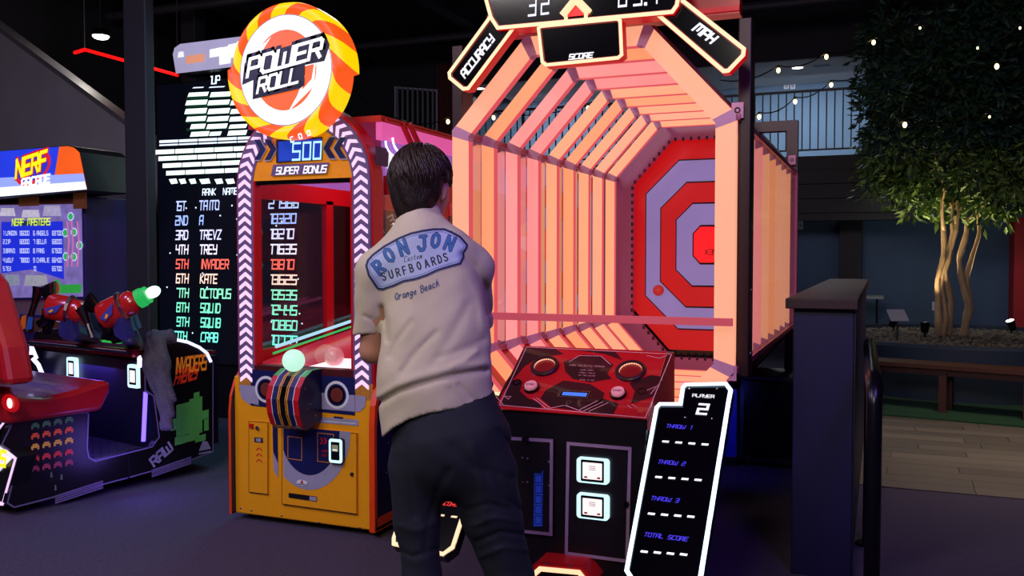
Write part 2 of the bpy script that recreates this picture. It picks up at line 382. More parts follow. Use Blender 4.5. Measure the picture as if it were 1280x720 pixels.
def downlight(px, py, z, label, big=.09):
    p = atZ(px, py, z-.004); d = thing('downlight', label, 'light', p)
    MB().ring(p, X_*big, Y_*big, .8, 'white').build('trim_ring', d)
    MB().disc(p+V((0, 0, .001)), X_*big*.8, -Y_*big*.8, 'lamp').build('lens', d)
light('added_wall_wash_light', 'AREA', (1.0, 12.2, 2.1), 9, (.8, .9, 1), 2.4, (1.0, 13.2, .6))  # added wash that brightens the blue wall, no fitting is modelled
downlight(997, 85, zs, 'round white downlight in the soffit of the balcony at the right')
downlight(600, 111, zs, 'round white downlight in the balcony soffit behind the glowing tunnel')
p = atZ(1027, 82, zs-.006); o = MB().box(-.12, .12, -.05, .05, 0, .005, 'grey').box(-.1, .1, -.035, -.02, -.002, 0, 'black').box(-.1, .1, -.008, .008, -.002, 0, 'black').box(-.1, .1, .02, .035, -.002, 0, 'black').build('ceiling_vent', loc=(0, 0, 0)); o.location = p
tag(o, 'slotted air vent in the balcony soffit right of the downlight', 'vent')
for k, q in enumerate(((983, 107), (991, 107))):
    o = MB().box(-.035, .035, -.01, 0, -.05, .05, 'white').box(-.02, .02, -.014, -.01, -.03, .03, 'grey').build('wall_plate', loc=(0, 0, 0)); o.location = atY(q[0], q[1], 14.3)
    tag(o, 'white wall plate on the balcony wall, %s one of the pair' % ('left', 'right')[k], 'switch', 'wall plates on the balcony')
# left: dark stair wall with sloping top, column, far window grille
YS = 6.4
pts = [atY(0, 40, YS), atY(152, 153, YS)]; d = pts[1]-pts[0]
pl = pts[0]-d*1.2
pr2 = pts[1]+d*.5
sw = struct(MB().prism([(pl.x, YS, 0), (pr2.x, YS, 0), (pr2.x, YS, pr2.z), (pl.x, YS, pl.z)], (0, .15, 0), 'stairwall').build('wall_stair', loc=(pts[0].x, YS, 0)))
MB().prism([pl+V((0, -.01, 0)), pr2+V((0, -.01, 0)), pr2+V((0, -.01, .05)), pl+V((0, -.01, .05))], (0, .17, 0), mat('stair_cap', '5a565c', .5)).build('stair_cap', sw)
a, b = atY(153, 0, 5.3), atY(181, 0, 5.3)
struct(MB().box(a.x, b.x, 5.3, 5.39, 0, 4.7, 'column').build('column', loc=(a.x, 5.4, 0), bevel=.01))
a, b = atY(225, 0, 9), atY(243, 0, 9)
struct(MB().box(a.x, b.x, 9, 9.2, 0, 4.7, 'column').build('column', loc=(a.x, 9.1, 0), bevel=.01))
w1 = MB().outline([atY(493, 160, 12.4), atY(493, 108, 12.4), atY(547, 112, 12.4), atY(547, 165, 12.4)], .03, 'grey').build('window_1', loc=atY(520, 160, 12.4)); struct(w1)
MB().ngon([atY(494, 160, 12.45), atY(494, 109, 12.45), atY(546, 113, 12.45), atY(546, 164, 12.45)], mat('dim_pane', '1c2228', .2)).build('pane', w1)
for i in range(8):
    q = 497+i*6.3; a = atY(q, 109+i*.5, 12.38); b = atY(q, 160+i*.6, 12.38)
    MB().box(a.x-.014, a.x+.014, 12.37, 12.39, b.z, a.z, mat('pale_bar', '6c7074', .4)).build('window_bar', w1)
for i in range(9):
    q = 549+i*2.8; a = atY(q, 80, 12.4); b = atY(q, 200, 12.4)
    o = MB().box(a.x-.011, a.x+.011, 12.36, 12.4, b.z, a.z, mat('dull_red_slat', '4a1512', .6)).build('window_bar', w1)
# ceiling lamp and red neon line at the upper left
p = atZ(126, 45, 3.5); lh = thing('hanging_lamp', 'bright round ceiling lamp hanging above the sloping stair wall', 'light', p)
MB().cyl(p+V((0, 0, .0)), p+V((0, 0, .06)), .085, .075, 'blackgloss', 24).build('lamp_housing', lh, 'auto')
MB().ell(p, X_*.078, Y_*.078, Z_*.035, 'lamp', 20, 10).build('lens', lh, True)
MB().cyl(p+V((0, 0, .06)), (p.x, p.y, 4.64), .012, .012, 'black', 8).build('stem', lh)
light('hanging_lamp_light', 'POINT', p-V((0, 0, .12)), 12, (1, .95, .85), .1)
a, b, c = atY(93, 66, 7.2), atY(106, 62, 7.2), atY(222, 94, 7.2)
o = MB().tube([a, b, c], .018, 'ledred', 6).build('neon_line', loc=b); tag(o, 'thin red neon line hanging high behind the column at upper left', 'neon light')
MB().tube([b, (b.x, b.y, 4.62)], .006, 'black', 4).build('hanger', o); MB().tube([c, (c.x, c.y, 4.62)], .006, 'black', 4).build('hanger', o)
# string lights
M['bulb'] = em('string_bulb', 'ffe0a0', 4)
bulbs = [(1092, 53, 9.2), (1033, 71, 9.0), (973, 88, 8.8), (1039, 106, 9.6), (994, 127, 9.4), (949, 146, 9.2), (503, 155, 9.4), (560, 152, 9.4), (735, 135, 9.4), (617, 147, 9.6), (1131, 156, 8.1), (1246, 83, 8.0), (1150, 35, 8.6), (1275, 35, 8.0), (1222, 60, 8.3), (1237, 146, 8.4)]
P = [atD(*b) for b in bulbs]
lab = ['highest bulb of the string, left of the tree top', 'bulb of the upper string, second from the tree', 'bulb of the upper string nearest the sign frame', 'bulb of the lower string, nearest the tree, before the balcony wall', 'bulb of the lower string hanging in front of the balcony railing top', 'bulb of the lower string just above the tunnel frame', 'bulb hanging before the barred window above the red cabinet', 'bulb right of the barred window', 'bulb seen through the glowing tunnel beams', 'bulb behind the left slanting beams', 'warm bulb among the leaves at the left of the tree', 'bulb at the right of the tree crown', 'small bulb in the top left of the tree crown', 'small bulb at the top right corner of the picture', 'small bulb high in the middle of the crown', 'small bulb inside the right part of the crown']
for i, (p, l) in enumerate(zip(P, lab)):
    s = .019 if i < 12 else .010
    t = thing('string_bulb', 'warm glowing '+l, 'bulb', p+V((0, 0, s*2.5)), 'warm string light bulbs hanging over the hall')
    MB().ell(p, (s, 0, 0), (0, s, 0), (0, 0, s*1.4), 'bulb', 10, 8).build('glass_bulb', t, True)
    MB().cyl(p+V((0, 0, s*1.2)), p+V((0, 0, s*2.6)), s*.5, s*.5, 'black', 8).build('socket', t)
def cable(ids, ends):
    pts = [ends[0]]+[P[i]+V((0, 0, .046)) for i in ids]+[ends[1]]; path = []
    for a, b in zip(pts, pts[1:]):
        for k in range(6): t = k/6; path.append(a.lerp(b, t)-V((0, 0, .25*t*(1-t))))
    path.append(pts[-1]); return path
for ids, e, l in (((2, 1, 0), (atD(900, 100, 8.8), atD(1150, 20, 9)), 'thin black cable of the upper string lights'), ((5, 4, 3), (atD(900, 160, 9.1), atD(1100, 80, 9.6)), 'thin black cable of the lower string lights at the balcony'),
  ((6, 7, 9, 8), (atD(440, 110, 9.4), atD(860, 60, 9.4)), 'thin black cable of the string lights behind the red cabinet and tunnel'),
  ((12, 14, 13), (atD(1100, 20, 8.6), atD(1330, 20, 7.8)), 'thin black cable of string lights across the top of the tree'), ((10, 15, 11), (atD(1100, 140, 8.1), atD(1340, 60, 8.0)), 'thin black cable of string lights through the middle of the tree')):
    o = MB().tube(cable(ids, e), .006, 'black', 4).build('light_cable', loc=e[0]); tag(o, l, 'cable')

# ------------------------------------------------------------------ bar wall and handrail
M['bartop'] = mat('stained_bar_top', '2c140e', .55, var=.3, scale=12, stretch=(8, 1, 1))
M['barside'] = mat('dark_violet_bar_panel', '0d0638', .5, var=.1)
bt = thing('bar_counter', 'long narrow high bar counter with dark wooden top right of the glowing tunnel', 'bar', (-.21, 5.5, 0))
MB().box(-.335, -.095, 3.97, 7.5, 0, 1.13, 'barside').build('bar_wall', bt, bevel=.004)
MB().box(-.365, -.08, 3.93, 7.5, 1.13, 1.173, 'bartop').build('bar_top', bt, bevel=.004)
MB().box(-.095, -.088, 3.97, 4.0, 0, 1.12, 'black').build('corner_trim', bt)
MB().tube([atD(1018, 384.5, 3.75), atD(1034, 384.5, 3.75)], .004, 'ledvwhite', 6).build('light_strip', bt)
rl = thing('handrail', 'black steel tube handrail with round bent end beside the bar counter', 'handrail', (-.01, 3.4, 0))
M['railm'] = mat('black_satin_steel', '14121c', .28, metal=.5)
path = [(-.012, 3.2, 0), (-.012, 3.2, .80)]
for k in range(1, 7):
    a = k/6*math.pi/2; path.append((-.012-.0*k, 3.2+.09*(1-math.cos(a)), .80+.09*math.sin(a)+.0))
path = [(-.012, 3.2, 0), (-.012, 3.2, .86), (-.012, 3.215, .9), (-.014, 3.25, .925), (-.018, 3.32, .938), (-.04, 4.5, .94), (-.04, 4.55, .94)]
MB().tube(path, [.026, .026, .026, .027, .027, .027, .027], 'railm', 14).build('top_rail', rl, True)
MB().tube([(-.042, 4.5, 0), (-.042, 4.5, .93)], .018, 'railm', 12).build('post', rl, True)
for x, y in ((-.012, 3.2), (-.042, 4.5)): MB().cyl((x, y, 0), (x, y, .012), .05, .05, 'railm').build('base_flange', rl)

# ------------------------------------------------------------------ planter, tree, bench, table at the back right
M['planter'] = mat('dark_blue_planter', '1f2c40', .6, var=.08, scale=5)
M['gravel1'] = mat('pale_gravel', '8c7a64', .9); M['gravel2'] = mat('brown_gravel', '4f4030', .9); M['gravel3'] = mat('grey_gravel', '6e6a66', .9)
M['bark'] = mat('pale_bark', 'c8a878', .8, var=.45, scale=14, bump=.8, bscale=40, stretch=(3, 3, .6))
pc = atZ(1200, 421, .5); pc.z = 0; R0 = 1.5
pt = thing('round_planter', 'large round dark blue planter filled with gravel under the indoor tree', 'planter', pc)
mb = MB(); n = 64
prof = [(R0-.02, 0), (R0, .02), (R0, .5), (R0-.03, .53), (R0-.09, .53), (R0-.1, .48), (0.01, .47)]
vs_ = [(pc.x+r*math.cos(2*math.pi*j/n), pc.y+r*math.sin(2*math.pi*j/n), z) for r, z in prof for j in range(n)]
fs = [(i*n+j, i*n+(j+1) % n, (i+1)*n+(j+1) % n, (i+1)*n+j) for i in range(len(prof)-1) for j in range(n)]
mb.add(vs_, fs, 'planter'); mb.build('planter_body', pt, 'auto')
rng = random.Random(5); mb = MB()
for i in range(3600):
    r = (R0-.12)*math.sqrt(rng.random()); a = rng.random()*6.283; s = .014+rng.random()*.02
    c = pc+V((r*math.cos(a), r*math.sin(a), .478+s*.2))
    ax = V((s*(1+rng.random()*.5), 0, 0)); ax.rotate(Matrix.Rotation(rng.random()*3, 3, 'Z')); bx = V((-ax.y, ax.x, 0))*.75
    mb.add([c+ax, c+bx, c-ax, c-bx, c+V((0, 0, s*.6)), ], [(0, 1, 4), (1, 2, 4), (2, 3, 4), (3, 0, 4)], ['gravel1', 'gravel2', 'gravel3'][rng.randrange(3)])
o = mb.build('gravel', pt); o['kind'] = 'stuff'
# tree
tr = thing('indoor_tree', 'tall indoor ficus tree with several pale twisting trunks and dark leafy crown', 'tree', pc+V((0, 0, .47)))
TZ = 9.8
def tp(px, py, d=TZ): return atD(px, py, d)
def trunk(pts, rs, d=TZ, nm='trunk'):
    P_ = [tp(x, y, d+dd) for (x, y, dd) in pts]; Q = []; R_ = []
    for i in range(len(P_)-1):
        for k in range(5):
            t = k/5; q = P_[i].lerp(P_[i+1], t); q += V((noise.noise(q*3), noise.noise(q*3+V((5, 0, 0))), 0))*.035
            Q.append(q); R_.append((rs[i]*(1-t)+rs[i+1]*t)*.72*(1+.35*noise.noise(q*9)))
    Q.append(P_[-1]); R_.append(rs[-1])
    return MB().tube(Q, R_, 'bark', 10).build(nm, tr, True)
trunk([(1178, 424, 0), (1172, 385, 0), (1171, 350, 0), (1177, 325, 0), (1180, 285, 0), (1178, 240, 0)], [.06, .055, .035, .045, .03, .02])
trunk([(1185, 424, .05), (1188, 375, 0), (1181, 340, 0), (1188, 310, 0), (1195, 285, 0), (1203, 250, 0)], [.065, .05, .045, .035, .03, .02])
trunk([(1180, 420, -.05), (1183, 395, 0), (1176, 360, 0), (1182, 320, 0), (1190, 290, 0), (1192, 240, 0)], [.05, .04, .035, .03, .025, .02])
trunk([(1205, 424, 0), (1209, 385, 0), (1203, 350, 0), (1200, 325, 0), (1205, 300, 0), (1209, 275, 0), (1222, 262, 0), (1240, 225, 0)], [.06, .058, .05, .035, .045, .03, .02, .015])
trunk([(1207, 380, .03), (1209, 345, 0), (1216, 320, 0), (1223, 290, 0), (1226, 260, 0)], [.05, .045, .03, .026, .018])
for i, (a, b) in enumerate((((1180, 290), (1168, 190)), ((1195, 290), (1190, 120)), ((1210, 275), (1260, 150)), ((1224, 262), (1300, 200)), ((1190, 260), (1120, 100)), ((1205, 250), (1230, 40)))):
    trunk([(a[0], a[1], 0), ((a[0]+b[0])/2+6, (a[1]+b[1])/2, .2*(i % 3-1)), (b[0], b[1], .4*(i % 3-1))], [.022, .016, .006], nm='branch')
M['leaf1'] = mat('dark_green_leaf', '26401f', .5, spec=.3); M['leaf_uplit'] = mat('uplit_green_leaf', '64823a', .5, spec=.3); M['leaf3'] = mat('blue_green_leaf', '26463a', .5, spec=.3)
rng = random.Random(11); mb = MB()
cc = tp(1222, 130); cl_n = 0
lobes = [(cc+V((0, 0, .1)), 1.45, 1.35), (tp(1150, 205), .62, .5), (tp(1215, 220), .75, .5), (tp(1275, 215), .7, .5), (tp(1130, 110), .55, .8), (tp(1180, 30), .8, .6), (tp(1290, 60), .9, .8), (tp(1250, 170, 9.0), .8, .6), (tp(1170, 140, 9.0), .7, .7)]
twigs = []
while len(twigs) < 1500:
    c, rr, rz = lobes[rng.randrange(len(lobes)) if rng.random() < .75 else 0]
    u = V((rng.gauss(0, 1), rng.gauss(0, 1), rng.gauss(0, 1))).normalized(); rad = rng.random()**.35
    p = c+V((u.x*rr*rad, u.y*rr*rad*.85, u.z*rz*rad))
    q = proj(p)
    if p.z > 4.05 or p.y > 11.95 or (q[1] > 272) or q[0] < 1082: continue
    if noise.noise(p*1.3) < -.3: continue
    twigs.append(p)
for p in twigs:
    tone = rng.random()
    for k in range(17):
        d = V((rng.gauss(0, 1), rng.gauss(0, 1), rng.gauss(-.5, .7))).normalized(); s = .06+rng.random()*.045
        b = p+d*(.03+rng.random()*.16); sd = d.cross(V((rng.random()-.5, rng.random()-.5, rng.random())))
        if sd.length < .01: continue
        sd.normalize(); nn = d.cross(sd)
        m_ = 'leaf_uplit' if (p.z < 2.5 and rng.random() < .75) else ('leaf3' if tone > .5 else 'leaf1')  # warm uplight on the low leaves is put into their brighter green
        mb.add([b, b+d*s*.5+sd*s*.26+nn*s*.1, b+d*s*1.25, b+d*s*.5-sd*s*.26+nn*s*.1, b+d*s*.55], [(0, 1, 4), (1, 2, 4), (2, 3, 4), (3, 0, 4)], m_)
o = mb.build('foliage', tr); o['kind'] = 'stuff'
# planter spotlights
def spotl(px, py, z, tx, label, power):
    p = atZ(px, py, z); t = thing('garden_spotlight', label, 'spotlight', p)
    d = (tp(*tx)-p).normalized(); h = p+V((0, 0, .1))
    MB().cyl(p, p+V((0, 0, .09)), .012, .012, 'black', 8).build('stake', t)
    MB().cyl(h-d*.06, h+d*.05, .035, .05, 'blackgloss', 16).build('lamp_head', t, 'auto')
    a = d.cross(Z_).normalized()*.042; b = d.cross(a).normalized()*.042
    MB().disc(h+d*.051, a, b, 'lamp').build('lens', t)
    light('spot_light', 'SPOT', h+d*.06, power, (1, .8, .5), .03, h+d*3, math.radians(55), .6)
spotl(1117, 413, .49, (1205, 250), 'small black spotlight in the gravel left of the trunks, aimed at the tree', 125)
spotl(1264, 417, .49, (1200, 250), 'small black spotlight in the gravel at the right, aimed at the tree', 110)
spotl(1156, 421, .49, (1180, 200), 'small dark uplight low in the gravel just left of the trunks', 60)
c = atD(1122, 394, 9.2); o = MB().obox((0, 0, 0), rt*.09, V((-rt.y, rt.x, 0))*.06+V((0, 0, .05)), V((0, 0, .006)), 'white').tube([(0, 0, -.01), (0, 0, -(c.z-.49))], .008, 'black', 6).build('plaque', loc=(0, 0, 0)); o.location = c
tag(o, 'tilted white plaque on a thin stake in the planter, left of the tree', 'sign')
# curved bench of slats round the planter front
bn = thing('bench', 'low dark wooden bench in front of the round planter', 'bench', atZ(1190, 470, 0))
a, b = atZ(1068, 450, .42), atZ(1300, 466, .42); d = (b-a).normalized(); nn = V((-d.y, d.x, 0))
M['benchw'] = mat('reddish_bench_wood', '4e2a1c', .5, var=.3, scale=10, stretch=(1, 10, 1))
for k in range(3): MB().obox((a+b)/2+nn*(.06+k*.115)-V((0, 0, .015)), (b-a)/2, nn*.052, V((0, 0, .017)), 'benchw').build('seat_slat', bn)
for t in (.06, .5, .94):
    p = a.lerp(b, t); MB().obox(V((p.x, p.y, .19))+nn*.06, d*.03, nn*.03, V((0, 0, .19)), 'benchw').build('leg', bn); MB().obox(V((p.x, p.y, .19))+nn*.29, d*.03, nn*.03, V((0, 0, .19)), 'benchw').build('leg', bn)
MB().obox((a+b)/2+nn*.06-V((0, 0, .06)), (b-a)/2, nn*.012, V((0, 0, .03)), 'benchw').build('apron', bn)
# white table at the blue wall
c = atD(1092, 371, 11.6); tb = thing('folding_table', 'white topped table with dark legs against the blue wall behind the bar', 'table', (c.x, c.y, 0))
MB().box(c.x-.6, c.x+.12, c.y, c.y+.6, c.z-.03, c.z, mat('table_laminate', 'a8a8a0', .5)).build('tabletop', tb, bevel=.005)
for x, y in ((-.5, .08), (.04, .08), (-.5, .52), (.04, .52)): MB().tube([(c.x+x, c.y+y, c.z-.03), (c.x+x*1.02, c.y+y, 0)], .014, 'black', 8).build('leg', tb)
# dark arcade body standing behind the tunnel, right rear, and its small things
# ------------------------------------------------------------------ ball throwing game with the glowing octagonal tunnel
def beammat(nm, c, s=.92): return em(nm, c, s, .07, 5)
BM = [beammat('peach_beam_light', 'ffac88'), beammat('orange_beam_light', 'ffa070'), beammat('pink_beam_light', 'ff9c98'), beammat('rose_beam_light', 'ff9490'), beammat('warm_peach_beam_light', 'ffac80')]
M['beamside'] = em('pink_beam_flank', 'f25a64', .72)
M['joint'] = mat('self_lit_joint_plastic', 'b07c98', .4, emit=.22, ecol='b86c90')  # slight emission lifts the joints, which are no lamps themselves
M['rail'] = mat('pink_rail_plastic', 'b8586c', .35)
M['tred'] = em('red_target_plastic', 'd81018', .62, .12, 3)
M['tlav'] = em('lavender_target_plastic', '9a86c8', .62, .12, 3)
M['tcen'] = em('bright_red_bullseye', 'ff1420', .95, .08, 3)
CX = -1.153; YO = 3.65; NF = 9; DY = .3
def octo(hw, thw, z0, z1, z2, z3, Y, cx=CX):   # z0 bottom z1 lower side z2 upper side z3 top
    return [V((cx-hw, Y, z1)), V((cx-hw, Y, z2)), V((cx-thw, Y, z3)), V((cx+thw, Y, z3)), V((cx+hw, Y, z2)), V((cx+hw, Y, z1)), V((cx+thw, Y, z0)), V((cx-thw, Y, z0))]
g = thing('ball_throwing_game', 'big ball throwing game with glowing peach octagonal tunnel, round target and red console', 'arcade machine', (CX, 3.3, 0))
def offs(P, wd):
    n = len(P); c = sum(P, V((0, 0, 0)))/n; Q = []
    for i in range(n):
        e1 = (P[i]-P[i-1]).normalized(); e2 = (P[(i+1) % n]-P[i]).normalized()
        n1 = V((e1.z, 0, -e1.x)); n2 = V((e2.z, 0, -e2.x))
        if n1.dot(c-P[i]) < 0: n1 = -n1
        if n2.dot(c-P[i]) < 0: n2 = -n2
        b = (n1+n2).normalized(); Q.append(P[i]+b*(wd/b.dot(n1)))
    return Q
Wb, Db = .064, .046
def tunnel_frame(Y, m, first=False):
    Wb = .08 if first else .064
    P = offs(octo(.58, .255, .55, .903, 1.893, 2.25, Y), -Wb/2); Q = offs(P, Wb)
    f = bpy.data.objects.new('tunnel_frame', None); C.objects.link(f); f.parent = g; f.location = (0, Y-3.3, 0)
    for i in range(8):
        j = (i+1) % 8; L = (P[j]-P[i]).length; e = .022/L
        a, b = P[i].lerp(P[j], e), P[i].lerp(P[j], 1-e); c, d = Q[j].lerp(Q[i], e), Q[j].lerp(Q[i], 1-e)
        mb = MB(); v = V((0, Db, 0)); pts = [a, b, c, d]
        mb.add(pts+[p+v for p in pts], [(0, 1, 2, 3)], m); mb.add([p+v for p in pts], [(3, 2, 1, 0)], m)
        mb.add([a, b, b+v, a+v], [(0, 1, 2, 3)], m)
        mb.add([c, d, d+v, c+v], [(0, 1, 2, 3)], 'beamside')
        mb.add([b, c, c+v, b+v], [(0, 1, 2, 3)], 'beamside').add([d, a, a+v, d+v], [(0, 1, 2, 3)], 'beamside')
        mb.build('beam', f)
        k = (i-1) % 8; Lk = (P[k]-P[i]).length
        o1, o2 = P[i].lerp(P[j], .026/L), P[i].lerp(P[k], .026/Lk); i1, i2 = Q[i].lerp(Q[j], .022/L), Q[i].lerp(Q[k], .022/Lk)
        up_ = V((0, -.003, 0)); MB().prism([p+up_ for p in (o2, P[i], o1, i1, Q[i], i2)], (0, Db+.006, 0), 'joint').build('joint_band', f)
mseq = [0, 1, 2, 3, 4, 1, 4, 0, 4]
for i in range(NF): tunnel_frame(YO+i*DY, BM[mseq[i]], i == 0)
# dull end frame, target board with its rings
Y1 = YO+NF*DY
PO = offs(octo(.58, .255, .55, .903, 1.893, 2.25, Y1), -.05); QI = offs(PO, .13)
ef = MB()
for i in range(8):
    j = (i+1) % 8; ef.prism([PO[i], PO[j], QI[j], QI[i]], (0, .06, 0), mat('mauve_end_frame', '8a4a6e', .35, emit=.18, ecol='b04878'))
ef.build('end_frame', g)
ty = Y1+.1
tb_ = MB().prism(octo(.62, .3, .5, .86, 1.93, 2.3, ty+.03), (0, .08, 0), 'blackgloss').build('target_board', g)
zc = 1.43; spec = [(.565, .27, .76, .44, 'tred'), (.445, .205, .605, .37, 'tlav'), (.335, .15, .445, .265, 'tred'), (.222, .105, .295, .18, 'tlav'), (.1, .05, .135, .08, 'tcen')]
tcx = -1.135
for k, (hw, th, hh, sh, m) in enumerate(spec):
    P = octo(hw, th, zc-hh, zc-sh, zc+sh, zc+hh, ty-.004*k, tcx); mb = MB()
    if k < 4:
        h2, t2, hh2, s2, _ = spec[k+1]; Q = octo(h2+.006, t2+.003, zc-hh2-.006, zc-s2, zc+s2, zc+hh2+.006, ty-.004*k, tcx)
        for i in range(8): j = (i+1) % 8; mb.prism([P[i], P[j], Q[j], Q[i]], (0, .03, 0), m)
        R_ = offs(P, .007)
        for i in range(8): j = (i+1) % 8; mb.prism([p+V((0, -.002, 0)) for p in (P[i], P[j], R_[j], R_[i])], (0, .002, 0), 'blackgloss')
    else:
        mb.prism(P, (0, .03, 0), m); R_ = offs(P, .008)
        for i in range(8): j = (i+1) % 8; mb.prism([p+V((0, -.002, 0)) for p in (P[i], P[j], R_[j], R_[i])], (0, .002, 0), 'blackgloss')
        text(mb, 'X35', (tcx+.03, ty-.004*k-.004, zc-.07), X_, Z_, .035, 'black', .14)
    mb.build('target_ring' if k < 4 else 'bullseye', tb_)
# rows of small bolts round the end frame
mb = MB()
for i in range(8):
    j = (i+1) % 8; n = int((QI[j]-QI[i]).length/.05)
    for k in range(n): p = QI[i].lerp(QI[j], (k+.5)/n); mb.box(p.x-.008, p.x+.008, Y1+.0, Y1+.012, p.z-.012, p.z+.012, 'blackgloss')
o = mb.build('bolt_row', g); o['kind'] = 'stuff'
# long rails, clear sheets, floor of the tunnel
Pr = offs(octo(.58, .255, .55, .903, 1.893, 2.25, YO), -Wb/2-.004)
for i in range(8):
    p = Pr[i]; c = V((CX, p.y, 1.4)); n_ = (p-c).normalized()
    MB().prism([p+V((-.012, Db, -.012)), p+V((.012, Db, -.012)), p+V((.012, Db, .012)), p+V((-.012, Db, .012))], (0, NF*DY, 0), 'rail').build('corner_rail', g)
Ps = offs(octo(.58, .255, .55, .903, 1.893, 2.25, YO+Db), -Wb/2-.012)
for i, j in ((0, 1), (4, 5)):
    MB().ngon([Ps[i], Ps[j], Ps[j]+V((0, NF*DY, 0)), Ps[i]+V((0, NF*DY, 0))], 'plexi').build('clear_sheet', g)
for i, j in ((5, 6), (6, 7), (7, 0)):
    MB().prism([Ps[i], Ps[j], Ps[j]+V((0, NF*DY, 0)), Ps[i]+V((0, NF*DY, 0))], (0, 0, -.01), 'redpaint').build('floor_sheet', g)
# bar across the opening
a = atY(560, 391, YO-.05); b = atY(897, 405, YO-.05)
MB().box(CX-.62, CX+.62, YO-.06, YO-.035, 1.075, 1.105, em('pink_cross_bar', 'e85a6c', .5)).build('cross_bar', g)
# steel supports
xa, xb = atY(921, 300, 3.74).x, atY(937, 300, 3.74).x
zt_ = atY(928, 22, 3.74).z
sup = MB().box(xa, xb, 3.74, 3.86, .86, zt_, 'steel').build('front_post', g, bevel=.004)
for k in range(14): z = .95+k*.13; MB().cyl((xb+.002, 3.8, z), (xb-.004, 3.8, z), .008, .008, 'chrome', 8).build('bolt', sup) if k % 2 == 0 else None
MB().box(2*CX-xb-.0, 2*CX-xa, 3.74, 3.86, .86, zt_, 'steel').build('front_post', g, bevel=.004)
MB().box(CX-.5, xa, 3.76, 3.84, 2.33, 2.43, 'redpaint').box(CX-.5, xa, 3.75, 3.76, 2.34, 2.36, em('red_glow_strip', 'd0101c', .6)).build('top_beam', g)
MB().box(CX-.5, xa, 3.78, 3.82, 2.5, 2.56, 'redpaint').build('top_beam', g)
xg0, xg1 = atY(983, 200, 6.42).x, atY(997, 200, 6.42).x; zg = atY(990, 150, 6.42).z; zg2 = atY(990, 163, 6.42).z
M['gantry'] = mat('dark_wine_steel', '3a1828', .4)
MB().box(xg0, xg1, 6.42, 6.5, .0, zg, 'gantry').box(2*CX-xg1, 2*CX-xg0, 6.42, 6.5, .0, zg, 'gantry').box(2*CX-xg0, xg0, 6.42, 6.5, zg2, zg, 'gantry').build('rear_gantry', g)
for px_, py_, Y_q in ((922, 138, 3.72), (913, 466, 3.66), (990, 200, 6.38), (988, 405, 6.38)):
    p = atY(px_, py_, Y_q); s = .026; mb = MB().box(p.x-s*.9, p.x+s*.9, p.y-.004, p.y+.004, p.z-s*1.2, p.z+s*1.2, 'joint')
    mb.ring(p-V((0, .005, 0)), X_*s*.5, Z_*s*.5, .5, 'blackgloss', 14); mb.build('bracket_plate', g)
# rear base: box painted blue for the light falling on it, black foot below
M['bluelit_base'] = mat('blue_lit_base_panel', '1818a0', .5, var=.15)  # blue light on the base is put into its colour
xb1 = atY(922, 520, 5.9).x
MB().box(-1.8, xb1, 5.88, 6.4, .06, .5, 'bluelit_base').box(-1.8, xb1, 5.88, 6.4, 0, .06, 'black').build('rear_base', g, bevel=.004)
# side girders

# ---- console
X0, X1 = -1.323, -.753; P0, P3 = V((X0, 3.1, .782)), V((X0, 3.4, .983))
Nc = (P3-P0).cross(X_).normalized()
if Nc.z < 0: Nc = -Nc
M['conred'] = mat('red_console_print', 'c81420', .28, var=.15, scale=8, coat=.5)
M['conblk'] = mat('dark_console_print', '34121a', .28, coat=.5)
M['conpink'] = mat('pale_pink_console_line', 'e89aa0', .3)
M['conbody'] = mat('console_body', '120c12', .35)
prof = [(3.1, 0), (3.1, .782), (3.4, .983), (3.56, .97), (3.58, .46), (4.3, .44), (4.3, 0)]
con = MB().prism([(X0, y, z) for y, z in prof], (X1-X0, 0, 0), 'conbody').build('console_body', g, bevel=.004)
def ct(cx, cy, lift=.002): return atP(600+cx/4.5, 400+cy/4.5, P0+Nc*lift, Nc)
tp_ = MB()
def cpoly(pts, m, lift=.002): tp_.ngon([ct(x, y, lift) for x, y in pts], m)
tp_.prism([P0+V((-.006, -.0075, -.005)), V((X1+.006, 3.0925, .777)), V((X1+.006, 3.4, .983)), P3+V((-.006, 0, 0))], Nc*.004, 'conred')
L0 = .0052
cpoly([(250, 150), (420, 160), (470, 190), (330, 210), (250, 260), (190, 330), (130, 400), (95, 470), (90, 455), (150, 340), (185, 290)], 'conblk', L0)
cpoly([(470, 235), (580, 195), (680, 200), (750, 250), (715, 300), (740, 330), (620, 350), (520, 330), (480, 290)], 'conblk', L0)
cpoly([(370, 395), (470, 340), (620, 360), (700, 410), (690, 450), (590, 515), (400, 490), (340, 440)], 'conblk', L0)
cpoly([(590, 500), (690, 440), (780, 470), (750, 530), (600, 520)], 'conblk', L0)
cpoly([(840, 355), (960, 310), (1040, 320), (980, 430), (850, 470), (870, 400)], 'conblk', L0)
cpoly([(180, 340), (240, 345), (225, 400), (270, 440), (350, 470), (340, 495), (110, 475)], 'conblk', L0)
cpoly([(520, 165), (760, 175), (800, 225), (700, 190)], 'conblk', L0)
def cline(pts, wd=.003, m='conpink', lift=.0062):
    for a, b in zip(pts, pts[1:]):
        a, b = ct(*a, lift), ct(*b, lift); d = (b-a).normalized(); n_ = d.cross(Nc)*wd/2
        tp_.ngon([a-n_-d*wd/2, a+n_-d*wd/2, b+n_+d*wd/2, b-n_+d*wd/2], m)
cline([(110, 478), (930, 550), (1078, 192), (262, 152), (110, 478)], .0035)
cline([(560, 200), (680, 203), (735, 250)]); cline([(560, 200), (500, 235)])
cline([(300, 440), (375, 500), (470, 480)]); cline([(320, 440), (390, 492)]); cline([(480, 480), (575, 515), (690, 460)]); cline([(560, 505), (660, 455)]); cline([(610, 515), (720, 465)])
